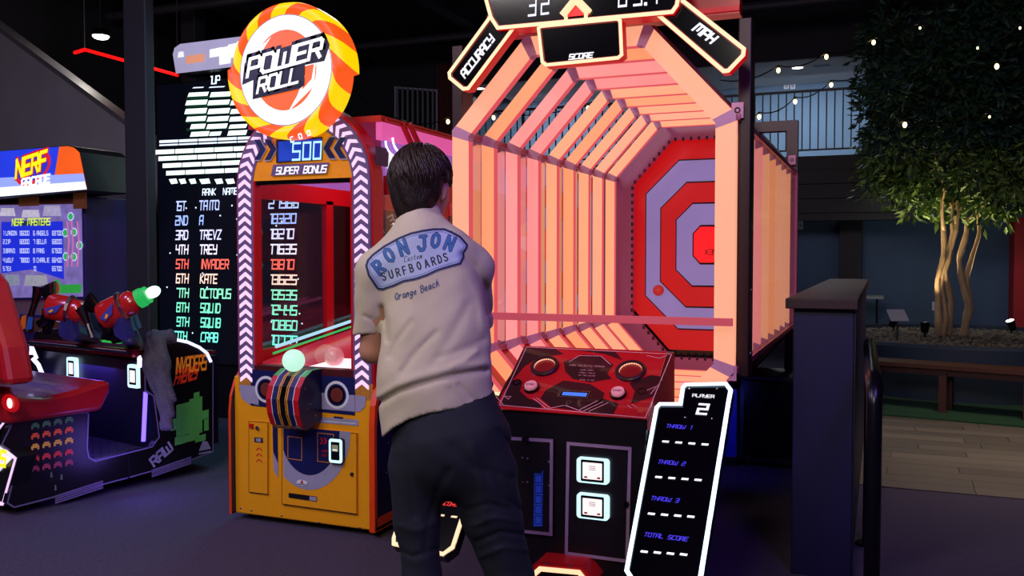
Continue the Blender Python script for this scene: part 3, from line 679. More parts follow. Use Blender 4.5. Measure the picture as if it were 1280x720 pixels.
cline([(940, 395), (1000, 370), (1025, 330)]); cline([(960, 415), (990, 380)]); cline([(135, 428), (160, 445), (175, 430), (135, 428)]); cline([(90, 430), (130, 475)])
cline([(940, 200), (1010, 215), (1050, 200)]); cline([(830, 480), (850, 495)]); cline([(855, 475), (880, 490)])
cr_, cu_ = X_, (P3-P0).normalized()
for k, (s, yy) in enumerate((('HIGH VELOCITY SERIES', 262), ('PRESS START', 285), ('THROW 3 BALLS', 300), ('HIT THE CENTER', 315), ('SCORE TO WIN', 340))):
    text(tp_, s, ct(600, yy, .0064), cr_, cu_, .0085 if k == 0 else .0055, 'conpink', .13)
top = tp_.build('console_top', g)
def cring(cx, cy, R, name, inner=True):
    c = ct(cx, cy, .004); mb = MB(); n = 36; pr = [(R, 0), (R, .010), (R*.93, .014), (R*.78, .014), (R*.74, .008), (R*.74, -.0)]
    vs_ = [c+cr_*(r*math.cos(6.2832*j/n))+cu_*(r*math.sin(6.2832*j/n))+Nc*h for r, h in pr for j in range(n)]
    mb.add(vs_, [(i*n+j, i*n+(j+1) % n, (i+1)*n+(j+1) % n, (i+1)*n+j) for i in range(len(pr)-1) for j in range(n)], mat('dark_rim_plastic', '3a1a20', .35))
    o = mb.build(name, top, 'auto')
    m2 = MB().disc(c+Nc*.001, cr_*R*.74, cu_*R*.74, mat('red_cup_surface', '8a1018', .3), 36)
    for j in range(28):
        a = 6.2832*(j+.1)/28; b = 6.2832*(j+.9)/28
        q = [c+cr_*(R*.735*math.cos(t))+cu_*(R*.735*math.sin(t))+Nc*h for t, h in ((a, .002), (b, .002), (b, .009), (a, .009))]
        m2.ngon(q, em('warm_ring_led', 'ffb090', 1.3) if math.sin(a) > -.25 else 'redpaint')
    m2.build('cup_light', top)
cring(365, 265, .056, 'cup_rim'); cring(848, 292, .058, 'cup_rim')
def button(cx, cy, R, m):
    c = ct(cx, cy, .004); mb = MB()
    mb.cyl(c, c+Nc*.012, R, R*.95, 'blackgloss', 28).cyl(c+Nc*.012, c+Nc*.02, R*.82, R*.76, m, 28).disc(c+Nc*.0202, cr_*R*.76, cu_*R*.76, m)
    for j in range(8): a = j*.785; p = c+cr_*R*.9*math.cos(a)+cu_*R*.9*math.sin(a)+Nc*.0125; mb.ell(p, cr_*.0025, cu_*.0025, Nc*.002, 'chrome', 6, 4)
    text(mb, 'START', c+Nc*.021-cu_*.004, cr_, cu_, .008, 'conblk', .16)
    mb.build('push_button', top)
M['btn'] = mat('clear_pink_button', 'e0909a', .2, emit=.25, ecol='ff9aa4', coat=.5)
button(290, 385, .031, 'btn'); button(778, 420, .031, 'btn')
for cx, cy, R in ((207, 352, .017), (910, 402, .018)):
    c = ct(cx, cy, .004); MB().ring(c+Nc*.003, cr_*R, cu_*R, .7, 'blackgloss').disc(c+Nc*.001, cr_*R*.72, cu_*R*.72, 'black').build('speaker_hole', top)
mb = MB(); c4 = [ct(x, y, .009) for x, y in ((430, 430), (605, 440), (625, 400), (447, 392))]; mb.prism([p-Nc*.004 for p in c4], Nc*.004, 'chrome')
mb.ngon([ct(x, y, .0095) for x, y in ((447, 425), (600, 435), (612, 405), (458, 398))], 'screenoff'); mb.ngon([ct(x, y, .0099) for x, y in ((460, 422), (596, 431), (604, 411), (468, 404))], em('blue_small_display', '4878e8', 1.0)); mb.build('small_display', top)
c = ct(500, 470, .004); MB().cyl(c, c+Nc*.006, .010, .010, 'chrome', 16).cyl(c+Nc*.006, c+Nc*.007, .005, .005, 'black', 12).build('key_lock', top)
for q in ((282, 170), (640, 182), (1010, 212), (150, 430), (900, 530)): c = ct(*q, .004); MB().ell(c, cr_*.004, cu_*.004, Nc*.003, 'chrome', 8, 5).build('screw', top)
mb = MB().ngon([(X1+.003, 3.1, .78), (X1+.003, 3.4, .98), (X1+.003, 3.55, .965), (X1+.003, 3.56, .62), (X1+.003, 3.1, .74)], mat('red_side_decal', '9a1424', .75, spec=.1)).build('side_decal', con)
# front doors of the console
YC = 3.1
def cf(cx, cy, l=.004): return atY(620+cx/3.27, 500+cy/3.27, YC-l)
M['doorpl'] = mat('black_door_plate', '1a1218', .3)
M['dframe'] = mat('mauve_door_frame', '9a7a96', .4)
def door(pts, name):
    P = [cf(*p, 0) for p in pts]; mb = MB().prism(P, (0, -.012, 0), 'doorpl'); d = mb.build(name, con)
    MB().outline([p+V((0, -.0125, 0)) for p in P], .012, 'dframe').build('door_frame', d); return d
d1 = door([(-70, 520), (235, 552), (238, 158), (-70, 140)], 'service_door')
mb = MB().prism([cf(155, 515, .013), cf(190, 515, .013), cf(192, 290, .013), (cf(158, 290, .013))], (0, -.004, 0), mat('blue_label', '2440b0', .4, emit=.25))
for k in range(5): mb.outline([cf(158, 305+k*42, .018), cf(188, 305+k*42, .018), cf(188, 340+k*42, .018), cf(158, 340+k*42, .018)], .0025, mat('dark_blue_line', '0c1450', .4))
mb.box(cf(158, 288).x, cf(193, 288).x, YC-.02, YC-.012, cf(158, 294).z, cf(158, 282).z, 'black'); mb.build('ticket_slot_label', d1)
for q in ((110, 238), (130, 240), (216, 252), (110, 336), (130, 338), (216, 350)): c = cf(*q, .012); MB().ell(c, X_*.005, Z_*.005, -Y_*.004, 'chrome', 8, 5).build('screw', d1)
c = cf(122, 160, .012); MB().cyl(c, c-Y_*.012, .012, .012, 'blackgloss', 14).build('lock', d1)
d2 = door([(285, 628), (545, 662), (558, 190), (293, 168)], 'card_reader_door')
c = cf(535, 424, .012); MB().cyl(c, c-Y_*.012, .01, .01, 'blackgloss', 14).build('lock', d2)
M['readerw'] = em('card_reader_glow', 'c8f4ff', 1.25)
M['readers'] = em('card_reader_screen', 'ffe8e4', 1.15)
def rrect(c, hw, hh, r, n=4, ux=X_, uz=Z_):
    out = []
    for sx, sz, a0 in ((1, 1, 0), (-1, 1, 90), (-1, -1, 180), (1, -1, 270)):
        for k in range(n+1): a = math.radians(a0+90*k/n); out.append(c+ux*(sx*(hw-r)+r*math.cos(a))+uz*(sz*(hh-r)+r*math.sin(a)))
    return out
for k, cy in enumerate((286, 432)):
    c = cf(400, cy, .012); mb = MB().prism(rrect(c, .059, .045, .012), (0, -.018, 0), 'readerw')
    mb.prism(rrect(c-Y_*.0182, .043, .039, .004), (0, -.001, 0), 'blackgloss').prism(rrect(c-Y_*.0195, .036, .030, .002), (0, -.0005, 0), 'readers')
    for j in range(3): mb.box(c.x-.012, c.x+.012, c.y-.0208, c.y-.0202, c.z+.016-j*.006, c.z+.018-j*.006, 'grey')
    mb.box(c.x-.03, c.x-.018, c.y-.0208, c.y-.0202, c.z-.026, c.z-.02, 'redprint').box(c.x+.018, c.x+.03, c.y-.0208, c.y-.0202, c.z-.026, c.z-.02, 'redprint')
    mb.build('card_reader', con)
# lit kick plate at the foot
def ckp(px_, py_, l): return atY(px_, py_, YC-l)
a = [ckp(655, 716, .1), ckp(672, 701, .1), ckp(728, 706, .1), ckp(744, 726, .1)]; x0, x3 = a[0].x, a[3].x
pz = [V((x0, YC-.1, .02)), a[0], a[1], a[2], a[3], V((x3, YC-.1, .02))]
kp = MB().prism(pz, (0, .1, 0), 'redpaint').build('kick_plate', con)
q = offs(pz, .018); MB().outline([p-Y_*.004 for p in q], .018, 'ledcream').build('led_outline', con)
MB().prism([p-Y_*.002 for p in offs(q, .02)], (0, -.001, 0), 'screenoff').build('kick_glass', con)
for q_ in ((683, 703), (713, 706)): c = ckp(q_[0], q_[1]+1.5, .102); MB().ell(c, X_*.005, Z_*.005, -Y_*.004, 'chrome', 8, 5).build('screw', con)

# ---- two leaning score panels at the sides of the console
PP = V((-.6, 2.8, .36)); UP = V((0, .48, .52)).normalized(); NP = V((0, -.52, .48)).normalized()
def sp(cx, cy): return atP(770+cx/2.77, 460+cy/2.77, PP, NP)
out2 = [sp(*q) for q in ((240, 55), (385, 52), (405, 78), (398, 115), (300, 735), (285, 762), (55, 745), (30, 705), (135, 137), (150, 122), (218, 122), (226, 68))]
def mirp(p): return V((2*-1.045-p.x, p.y, p.z))
def score_panel(pts, led, ledw, name):
    mb = MB().prism([p-NP*.002 for p in pts], -NP*.045, 'black', 'blackgloss'); s = mb.build(name, g)
    MB().ngon([p for p in pts], 'screenoff').build('display_glass', s)
    m2 = MB(); pl_ = [p+NP*.006 for p in pts]; m2.outline(pl_, ledw, led); m2.outline(pts, .004, led)
    m2.build('led_outline', s); return s
s2 = score_panel(out2, 'ledice', .0145, 'player_score_panel')
L = MB()
def ptxt(s, cx, cy, h, m, sl=.25, t=.15, wid=1.0, al='c', lift=.003): text(L, s, sp(cx, cy)+NP*lift, X_, UP, h, m, t, sl, al, wid)
ptxt('PLAYER', 302, 103, .012, 'textwhite', 0, .2, 1.25); L.build('lettering', s2); L = MB()
ptxt('2', 296, 160, .040, 'textwhite', .12, .22, 1.15); L.build('lettering', s2)
for k, s in enumerate(('THROW 1', 'THROW 2', 'THROW 3', 'TOTAL SCORE')):
    cy = (205, 330, 457, 587)[k]; cx = (215, 190, 167, 170)[k]
    L = MB(); ptxt(s, cx, cy+5, .0135, 'textblue', .3, .17, 1.1); L.build('lettering', s2)
    for j in range(4):
        x = (172, 148, 123, 98)[k]+j*45.5; y = (252, 379, 506, 637)[k]+j*3.3+(4 if k < 1 else 0)
        c = sp(x, y)+NP*.003; MB().ngon([c-X_*.0125-UP*.0035, c+X_*.0105-UP*.0035, c+X_*.0125+UP*.0035, c-X_*.0105+UP*.0035], 'ledwhite').build('led_dash', s2)
for q in ((255, 72), (350, 72), (240, 172), (332, 176)): c = sp(*q)+NP*.001; MB().ell(c, X_*.0045, UP*.0045, NP*.004, 'chrome', 8, 5).build('screw', s2)
s1 = score_panel([mirp(p) for p in out2][::-1], 'ledcream', .0145, 'player_score_panel')
for k, s in enumerate(('THROW 1', 'THROW 2', 'THROW 3', 'TOTAL SCORE')):
    L = MB(); b0 = V((-1.455, 0, 0))+UP*0; 
    base = atP(565, 641-k*0, PP, NP) if k == 3 else None
    z = [.80, .69, .575, .455][k]; c0 = PP+UP*((z-.36)/UP.z); c0.x = -1.46
    text(L, s, c0+NP*.003, X_, UP, .0135, em('red_backlit_letters', 'ff2018', .9), .17, .3, 'c', 1.1); L.build('lettering', s1)
    for j in range(4): c = c0+X_*(-.075+.05*j)-UP*.04+NP*.003; MB().ngon([c-X_*.0125-UP*.0035, c+X_*.0105-UP*.0035, c+X_*.0125+UP*.0035, c-X_*.0105+UP*.0035], 'ledcream').build('led_dash', s1)
c0 = PP+UP*((.86-.36)/UP.z); c0.x = -1.5; L = MB()
text(L, 'PLAYER 1', c0+NP*.003, X_, UP, .014, 'textwhite', .2, 0, 'c', 1)
L.build('lettering', s1)
for x in (-.74, -1.334): MB().box(x-.012, x+.012, 2.98, 3.14, .3, .5, 'black').build('panel_arm', g)
# ---- lit sign group over the opening
YH = 3.5
def hp(x, y, Y=YH): return atY(x, y, Y)
tl, tr_ = hp(606, -8), hp(851, -4)
main = [hp(617, 36), hp(613, 24), V((tl.x-.01, YH, 2.46)), V((tl.x+.1, YH, 2.72)), V((tr_.x-.1, YH, 2.72)), V((tr_.x+.012, YH, 2.42)), hp(849, 8), hp(842, 18)]
main[0] = hp(622, 38)
def sign(name, pts, depth=.05, wd=.0155, Y=YH):
    P = [V((p.x, Y, p.z)) for p in pts]
    s = MB().prism(P, (0, depth, 0), 'redpaint', em('red_sign_edge', 'e0101c', .5)).build(name, g)
    MB().ngon([p-Y_*.001 for p in P], 'screenoff').build('display_glass', s)
    mb = MB().outline([p-Y_*.010 for p in P], wd, 'ledcream'); mb.outline([p-Y_*.004 for p in P], .003, 'ledred'); 
    Q = offs(P, wd); mb.outline([p-Y_*.003 for p in Q], .004, em('deep_red_halo', '8a0c10', .8)); mb.build('led_outline', s); return s
sm = sign('main_display', main, .09)
mb = MB(); M['digit'] = em('white_lcd_digits', 'e8ecff', 1.1)
for ch, x, y in (('3', 665, 19), ('2', 681, 17)):
    text(mb, ch, hp(x, y, YH-.004), X_, Z_, .078, 'digit', .12, .03, 'c', .6); mb.build('digit', sm); mb = MB()
for ch, x, y in (('0', 778, 7.5), ('3', 797, 6), ('7', 816, 4)):
    text(mb, ch, hp(x, y, YH-.004), X_, Z_, .078, 'digit', .12, .03, 'c', .6); mb.build('digit', sm); mb = MB()
c = hp(807, 6, YH-.004); mb.box(c.x-.006, c.x+.006, c.y-.001, c.y, c.z-.003, c.z+.010, 'digit'); mb.build('decimal_point', sm)
mb = MB(); a = hp(720, 20, YH-.006)
mb.prism([a+V((-.055, 0, .0)), a+V((.06, 0, 0)), a+V((0, 0, .07))], (0, -.002, 0), 'ledred')
for s in (-1, 1): mb.tube([a+V((s*.056, -.006, .006)), a+V((-s*.05, -.006, .12))], .016, 'ledcream', 8)
for s in (-1, 1): c = a+V((s*.042, -.004, -.012)); mb.box(c.x-.007, c.x+.007, c.y, c.y+.004, c.z-.006, c.z+.02, 'ledcream')
mb.build('crossed_emblem', sm)
acc = sign('accuracy_sign', [hp(*q) for q in ((668, 1), (585, 112), (577, 113), (559, 98), (558, 90), (634, -14))], .05, .0155, YH+.02)
mb = MB(); a, b = hp(579, 100, YH+.015), hp(620, 47, YH+.015); d = (b-a).normalized(); text(mb, 'ACCURACY', (a+b)/2+V((d.z, 0, -d.x))*.0, d, V((-d.z, 0, d.x)), .032, 'textwhite', .25, .15, 'c', .92); mb.build('lettering', acc)
mph = sign('mph_sign', [hp(*q) for q in ((857, 0), (932, 59), (931, 69), (911, 90), (903, 91), (810, 11), (826, -20))], .05, .0155, YH+.02)
mb = MB(); a, b = hp(864, 36, YH+.015), hp(890, 55, YH+.015); d = (b-a).normalized(); text(mb, 'MPH', (a+b)/2, d, V((-d.z, 0, d.x)), .033, 'textwhite', .27, .25, 'c', 1.0); mb.build('lettering', mph)
sc_ = sign('score_sign', [hp(*q, YH-.03) for q in ((672, 35), (677, 31.5), (773, 22), (778, 25), (780, 70), (774, 75), (683, 84), (677, 79))], .05, .0135, YH-.03)
mb = MB(); text(mb, 'SCORE', hp(725.5, 73, YH-.035), X_, Z_, .019, 'textwhite', .26, .25, 'c', 1.2); mb.build('lettering', sc_)
for s in (-1, 1): MB().box(CX+s*.3-.02, CX+s*.3+.02, YH+.03, 3.8, 2.35, 2.4, 'steel').build('sign_bracket', g)
# ball in flight striking the target
p = atY(823, 363, ty-.055); o = MB().ell(p, X_*.04, Y_*.04, Z_*.04, mat('pink_red_ball', 'e04a44', .4, emit=.15), 20, 14).build('ball', None, True, loc=p)
tag(o, 'small pink red ball striking the lower left of the octagonal target', 'ball')
# machine beside the tunnel rear: dark cabinet
xk0, xk1 = xb1+.01, -.375
kb = thing('dark_cabinet', 'low black equipment cabinet standing behind the tunnel beside the bar counter', 'cabinet', ((xk0+xk1)/2, 6.2, 0))
MB().box(xk0+.0, xk1, 5.9, 6.38, .03, .585, 'black').build('body', kb, bevel=.006)
MB().box(xk0+.03, xk1-.03, 5.88, 5.9, .08, .56, 'blackgloss').build('door', kb, bevel=.004)
for x in (xk0+.06, xk1-.06): MB().cyl((x, 5.93, 0), (x, 5.93, .04), .02, .02, 'chrome', 10).build('foot', kb)
light('added_blue_base_light', 'AREA', (-1.0, 5.4, .5), 2.2, (.08, .1, 1), .2, (-.95, 5.95, .3))  # added blue light for the rear base, no lamp is built here
# ------------------------------------------------------------------ yellow ball rolling cabinet with the round striped sign
YPx = 3.72; PCX = -2.627
pw = thing('ball_rolling_cabinet', 'yellow arcade cabinet with chevron light arch, glass window and round striped sign on top', 'arcade machine', (PCX, 4.6, 0))
bx0, bx1 = -3.045, -2.235
lb = MB().box(bx0, bx1, YPx, 5.6, .035, .74, 'yellow').build('lower_body', pw, bevel=.006)
MB().box(bx0+.03, bx1-.03, YPx+.06, 5.55, 0, .035, 'black').build('plinth', pw)
prf = [(3.69, .035), (3.69, .55), (3.70, .64), (3.735, .72), (3.80, .785), (3.88, .82), (4.0, .83), (5.62, .83), (5.62, .035)]
for xa_, xb_ in ((bx1+.0, bx1+.03), (bx0-.014, bx0)):
    s = MB().prism([(xa_, y, z) for y, z in prf], (xb_-xa_, 0, 0), 'navyside', 'orangered').build('side_panel', pw)
    mb = MB(); xs = xb_+.001 if xa_ > -2.5 else xa_-.001
    pin = [(y+(.02 if y < 4.5 else -.02), z+(.02 if z < .3 else -.02)) for y, z in prf]
    for i in range(len(prf)):
        j = (i+1) % len(prf); mb.ngon([(xs, *prf[i]), (xs, *prf[j]), (xs, *pin[j]), (xs, *pin[i])], 'orangered')
    mb.box(xs-.001, xs, 3.7, 5.6, .04, .10, 'orangered'); mb.build('edge_trim', s)
    for k in range(4):
        MB().ell((xs, 3.80+.02*k, .30+.14*k), (.004, 0, 0), (0, .005, 0), (0, 0, .005), 'chrome', 8, 5).build('bolt', s)
def W(cx, cy, l=.002): return atY(280+cx/2.77, 420+cy/2.77, YPx-l)
fr = MB()
def wp(pts, m, l=.002): fr.ngon([W(x, y, l) for x, y in pts], m)
def arc(cx, cy, rx, ry, a0, a1, n=16): return [(cx+rx*math.cos(math.radians(a0+(a1-a0)*i/n)), cy-ry*math.sin(math.radians(a0+(a1-a0)*i/n))) for i in range(n+1)]
# speaker fields
wp([(92, 115), (175, 122), (175, 250), (92, 240)], 'navy', .003)
wp([(52, 168), (92, 172), (92, 238), (80, 232), (60, 215)], 'grey', .003)
wp([(92, 172), (120, 175), (120, 240), (92, 232)], 'grey', .0035)
wp([(325, 135), (453, 145), (453, 275), (325, 262)], 'navy', .003)
wp([(325, 195), (453, 205), (453, 262), (325, 252)], 'grey', .0035)
wp([(455, 205), (492, 210), (488, 245), (470, 262), (455, 262)], 'grey', .003)
for cx, cy in ((146, 185), (390, 204)):
    c = W(cx, cy, .004)
    fr.disc(c, X_*.068, Z_*.068, 'white').disc(c-Y_*.001, X_*.054, Z_*.054, 'navy')
wp([(330, 280), (465, 290), (465, 312), (330, 300)], 'grey', .002)
wp([(380, 278), (412, 281), (412, 287), (380, 284)], 'navy', .003)
wp([(345, 293), (455, 302), (455, 305), (345, 296)], 'white', .003)
# sweeping arcs on the doors
wp([(100, 300), (140, 303), (156, 420), (150, 440), (125, 380)], 'navy', .0025)
wp([(125, 380), (150, 440), (156, 470), (140, 440), (112, 350)], 'grey', .0028)
wp([(168, 306), (185, 308), (187, 440), (170, 400)], 'navy', .0025); wp([(170, 400), (187, 440), (187, 490), (172, 465)], 'grey', .0028)
A1 = [(203, 310)]+[(437, 330)]+arc(300, 335, 137, 200, -5, -135, 18)+[(203, 478)]
fr.ngon([W(x, y, .0135) for x, y in [(205, 312), (438, 332)]+arc(298, 335, 140, 198, -4, -131, 18)], 'grey')
fr.ngon([W(x, y, .0142) for x, y in [(205, 312), (400, 329)]+arc(298, 330, 102, 152, -4, -155, 18)], 'navy')
fr.build('front_graphics', lb)
def frame_line(P, name, m='darkline', wd=.003, parent=lb):
    return MB().outline(P, wd, m).build(name, parent)
P = [W(88, 540), W(155, 548), W(155, 298), W(88, 294)]; MB().prism(P, (0, -.006, 0), 'yellow').outline([p-Y_*.0065 for p in P], .003, 'darkline').build('coin_door', lb)
P = [W(205, 580, 0), W(465, 615, 0), W(465, 335, 0), W(205, 310, 0)]
md = MB().prism(P, (0, -.012, 0), 'yellow').outline([p-Y_*.0125 for p in P], .003, 'darkline').build('main_door', lb)
mb = MB()
c = W(97, 311, .008); mb.box(c.x-.011, c.x+.011, c.y-.008, c.y, c.z-.011, c.z+.011, 'redtrim')
c = W(118, 318, .008); mb.cyl(c, c-Y_*.01, .01, .01, 'chrome', 12)
a = W(120, 360, .009); mb.prism([a+X_*-.026+Z_*-.012, a+X_*.026+Z_*-.012, a+X_*.026+Z_*.012, a-X_*.026+Z_*.012], (0, -.001, 0), 'navy')
text(mb, '500', a-Y_*.002-Z_*.006, X_, Z_, .012, 'white', .2)
for k in range(3):
    c = W(122, 395+k*20, .009); s = .017
    mb.ngon([c+X_*-s-Z_*.006, c+Z_*.009, c+Z_*.018-Z_*.004, c-X_*s+Z_*.004], 'redprint').ngon([c+X_*s-Z_*.006, c+X_*s+Z_*.004, c+Z_*.014, c+Z_*.009], 'redprint')
mb.build('coin_fittings', lb)
mb = MB()
P = [W(220, 425, .0148), W(270, 432, .0148), W(270, 352, .0148), W(220, 346, .0148)]; mb.outline(P, .0035, 'orange')
P = [W(323, 435, .0148), W(380, 441, .0148), W(380, 340, .0148), W(323, 334, .0148)]; mb.outline(P, .0035, 'orange')
for k in range(2):
    c = W(338+k*13, 364, .016); s = .010; h = .016
    mb.ngon([c+V((-s, 0, h)), c+V((0, 0, h)), c+V((s, 0, 0)), c+V((0, 0, 0))], 'redprint').ngon([c+V((-s, 0, -h)), c+V((0, 0, 0)), c+V((s, 0, 0)), c+V((0, 0, -h))], 'redprint')
text(mb, 'INSERT', W(349, 402, .016), X_, Z_, .010, 'redprint', .18, 0, 'c', .8); text(mb, 'CARD', W(347, 417, .016), X_, Z_, .010, 'redprint', .18, 0, 'c', .9)
c = W(270, 510, .016); mb.disc(c+Z_*.003, X_*.032, Z_*.014, 'white'); mb.ngon([c+V((-.008, -.001, 0)), c+V((.008, -.001, 0)), c+V((.003, -.001, .016)), c+V((-.003, -.001, .016))], 'redprint')
mb.ngon([c+V((-.02, -.001, -.002)), c+V((.02, -.001, -.002)), c+V((.02, -.001, -.006)), c+V((-.02, -.001, -.006))], 'navy')
mb.build('door_graphics', md)
P = [W(225, 558, .0125), W(322, 572, .0125), W(322, 556, .0125), W(225, 543, .0125)]; MB().prism(P, (0, -.004, 0), 'black').ngon([W(296, 569, .017), W(320, 572, .017), W(320, 558, .017), W(296, 555, .017)], 'grey').build('ticket_slot', md)
c = W(444, 478, .012); MB().cyl(c, c-Y_*.008, .009, .009, 'darkline', 12).build('lock', md)
# card reader
c = W(395, 395, .014); mb = MB().prism(rrect(c, .039, .060, .014), (0, -.02, 0), 'blackgloss').prism(rrect(c-Y_*.0205, .037, .058, .013), (0, -.003, 0), 'readerw').prism(rrect(c-Y_*.024, .024, .044, .004), (0, -.002, 0), 'screenoff')
mb.box(c.x-.017, c.x+.017, c.y-.0275, c.y-.0265, c.z-.002, c.z+.03, em('reader_dim_screen', '8c8a70', .7)).box(c.x-.012, c.x+.012, c.y-.028, c.y-.0275, c.z+.004, c.z+.008, 'ledwhite'); mb.build('card_reader', md)
# speakers
for cx, cy in ((146, 185), (390, 204)):
    c = W(cx, cy, .006); MB().ring(c, X_*.045, Z_*.045, .8, 'navy').disc(c, X_*.043, Z_*.043, 'brownred').build('speaker', lb)
for q in ((95, 608), (200, 626), (330, 650), (470, 668), (58, 600)): c = W(q[0], q[1]-4, 0); MB().ell(c, X_*.006, Z_*.006, Y_*.004, 'chrome', 8, 5).build('bolt', lb)
# control drum with lit ball
dp = [(3.72, .80), (3.64, .80), (3.585, .775), (3.545, .73), (3.525, .67), (3.535, .60), (3.56, .545), (3.60, .52), (3.72, .56)]
dx0, dx1 = -2.70, -2.515; mb = MB(); mb.prism([(dx0, y, z) for y, z in dp], (dx1-dx0, 0, 0), 'navyside')
cols = [('redpaint', .0, .16), ('white', .16, .18), ('navy', .18, .34), ('yellow', .34, .37), ('darkline', .37, .40), ('yellow', .40, .42), ('blackgloss', .42, .58), ('yellow', .58, .60), ('darkline', .60, .63), ('yellow', .63, .66), ('navy', .66, .82), ('white', .82, .84), ('redpaint', .84, 1.0)]
for m, a, b in cols:
    xa_, xb_ = dx0+(dx1-dx0)*a, dx0+(dx1-dx0)*b
    for (y0, z0), (y1, z1) in zip(dp[:-2], dp[1:-1]):
        n_ = V((0, -(z0-z1), (y0-y1))).normalized()*.0015
        if n_.y > 0 or (y0 == 3.72): n_ = V((0, 0, .0015))
        mm = m
        if m == 'redpaint' and z1 > .76: mm = mat('green_ball_reflection', '3aa860', .3)  # stripe tops coloured green as a painted reflection of the glowing ball
        mb.ngon([V((xa_, y0, z0))+n_, V((xa_, y1, z1))+n_, V((xb_, y1, z1))+n_, V((xb_, y0, z0))+n_], mm)
mb.ngon([(dx0+.02, 3.546, .58), (dx0+.07, 3.57, .535), (dx0+.03, 3.57, .535)], 'white').ngon([(dx1-.06, 3.546, .58), (dx1-.02, 3.57, .535), (dx1-.05, 3.57, .535)], 'white')
dr = mb.build('control_drum', pw)
for y, z in ((3.58, .72), (3.62, .64), (3.60, .62), (3.66, .58)): MB().ell((dx1, y, z), (.003, 0, 0), (0, .004, 0), (0, 0, .004), 'chrome', 6, 4).build('screw', dr)
bc = V((-2.605, 3.615, .848)); MB().ell(bc, X_*.054, Y_*.054, Z_*.054, em('pale_green_glowing_ball', 'c4f8e0', .95), 24, 16).build('control_ball', pw, True)
# arch with chevrons
R0_, R1_, ZC = .290, .388, 1.70
def archpts(R, z0, n=20, Y=YPx): return [V((PCX-R, Y, z0))]+[V((PCX-R*math.cos(math.pi*i/n), Y, ZC+R*math.sin(math.pi*i/n))) for i in range(n+1)]+[V((PCX+R, Y, z0))]
Pi, Po = archpts(R0_, .66), archpts(R1_, .66); mb = MB()
M['archpl'] = mat('mauve_grey_arch', '5c4a70', .4, emit=.12, ecol='7a5c90')
for i in range(len(Pi)-1): mb.prism([Po[i], Po[i+1], Pi[i+1], Pi[i]], (0, .06, 0), 'archpl')
ar = mb.build('chevron_arch', pw)
M['chev'] = em('pink_white_chevron_light', 'f8d0f4', 1.0)
def along(s):   # centreline: column then arc; returns point, tangent (sign per side handled later)
    Rm = (R0_+R1_)/2; Lc = ZC-.71
    if s < Lc: return V((-Rm, 0, .71+s)), V((0, 0, 1))
    a = (s-Lc)/Rm; return V((-Rm*math.cos(a), 0, ZC+Rm*math.sin(a))), V((math.sin(a), 0, math.cos(a)))
nchev = 0; s = .02
while s < (ZC-.71)+.339*1.25:
    for sg in (-1, 1):
        p, t = along(s); q = V((t.z, 0, -t.x))
        def f(u_, v_): r = p+q*u_+t*v_; return V((PCX+(r.x if sg < 0 else -r.x), YPx-.006, r.z))
        hw = .036; pts = [f(-hw, -.018), f(0, .008), f(hw, -.018), f(hw, .002), f(0, .028), f(-hw, .002)]
        a = [pts[0], pts[1], pts[4], pts[5]]; b = [pts[1], pts[2], pts[3], pts[4]]
        MB().prism(a, (0, .006, 0), 'chev').prism(b, (0, .006, 0), 'chev').build('chevron_light', ar)
    s += .0465
# outer red edge behind the arch
Pa, Pb = archpts(R1_+.012, .66), archpts(R1_-.02, .66); mb = MB()
for i in range(len(Pa)-1): mb.prism([Pa[i]+Y_*.012, Pa[i+1]+Y_*.012, Pb[i+1]+Y_*.012, Pb[i]+Y_*.012], (0, .09, 0), 'redpaint')
mb.build('arch_shell', pw)
# bonus panel
zw = 1.725; n = 20
pts = [V((PCX-R0_, YPx+.004, zw))]+[V((PCX-R0_*math.cos(a), YPx+.004, ZC+R0_*math.sin(a))) for a in [math.asin(.025/.29)+(math.pi-2*math.asin(.025/.29))*i/n for i in range(n+1)]]+[V((PCX+R0_, YPx+.004, zw))]
bp_ = MB().prism(pts[::-1], (0, .05, 0), mat('amber_bonus_panel', 'd88412', .35, emit=.25, ecol='e08a10'))
bp_ = bp_.build('bonus_panel', pw); mb = MB()
def w(px_, py_, l=.0): return atY(px_, py_, YPx-l)
mb.prism([w(346, 204), w(403, 199.5), w(403, 171), w(346, 175)], (0, -.006, 0), 'black')
mb.ngon([w(348, 202, .007), w(402, 198, .007), w(402, 173, .007), w(348, 177, .007)], em('deep_blue_display', '0c3ab8', .9))
M['dig5'] = em('blue_white_digits', 'a8dcff', 1.4)
c = w(383, 199, .008); text(mb, '500', c, V((1, 0, -.0)), Z_, .080, 'dig5', .13, .06, 'c', .78, adv=5.8)
for sg, cx in ((1, 331), (-1, 418)):
    for k in range(2):
        c = w(cx+(k*13-6), 187 if sg > 0 else 185, .006); a = .035; h = .05
        for m_, g_, l in (('grey', .006, 0), ('navy', 0, .001)):
            aa, hh = a+g_, h+g_; d = V((sg, 0, 0)); l_ = -Y_*l
            mb.ngon([c-d*aa+Z_*hh+l_, c+Z_*hh+l_, c+d*aa+l_, c+l_], m_).ngon([c-d*aa-Z_*hh+l_, c+l_, c+d*aa+l_, c-Z_*hh+l_], m_)
P = [w(339, 220, .006), w(408, 217, .006), w(412, 203, .006), w(342, 206, .006)]; mb.prism(P, (0, -.003, 0), 'archpl')
text(mb, 'SUPER BONUS', w(375.5, 216.5, .010), X_, Z_, .032, 'textwhite', .2, .25, 'c', .95); mb.build('bonus_display', bp_)
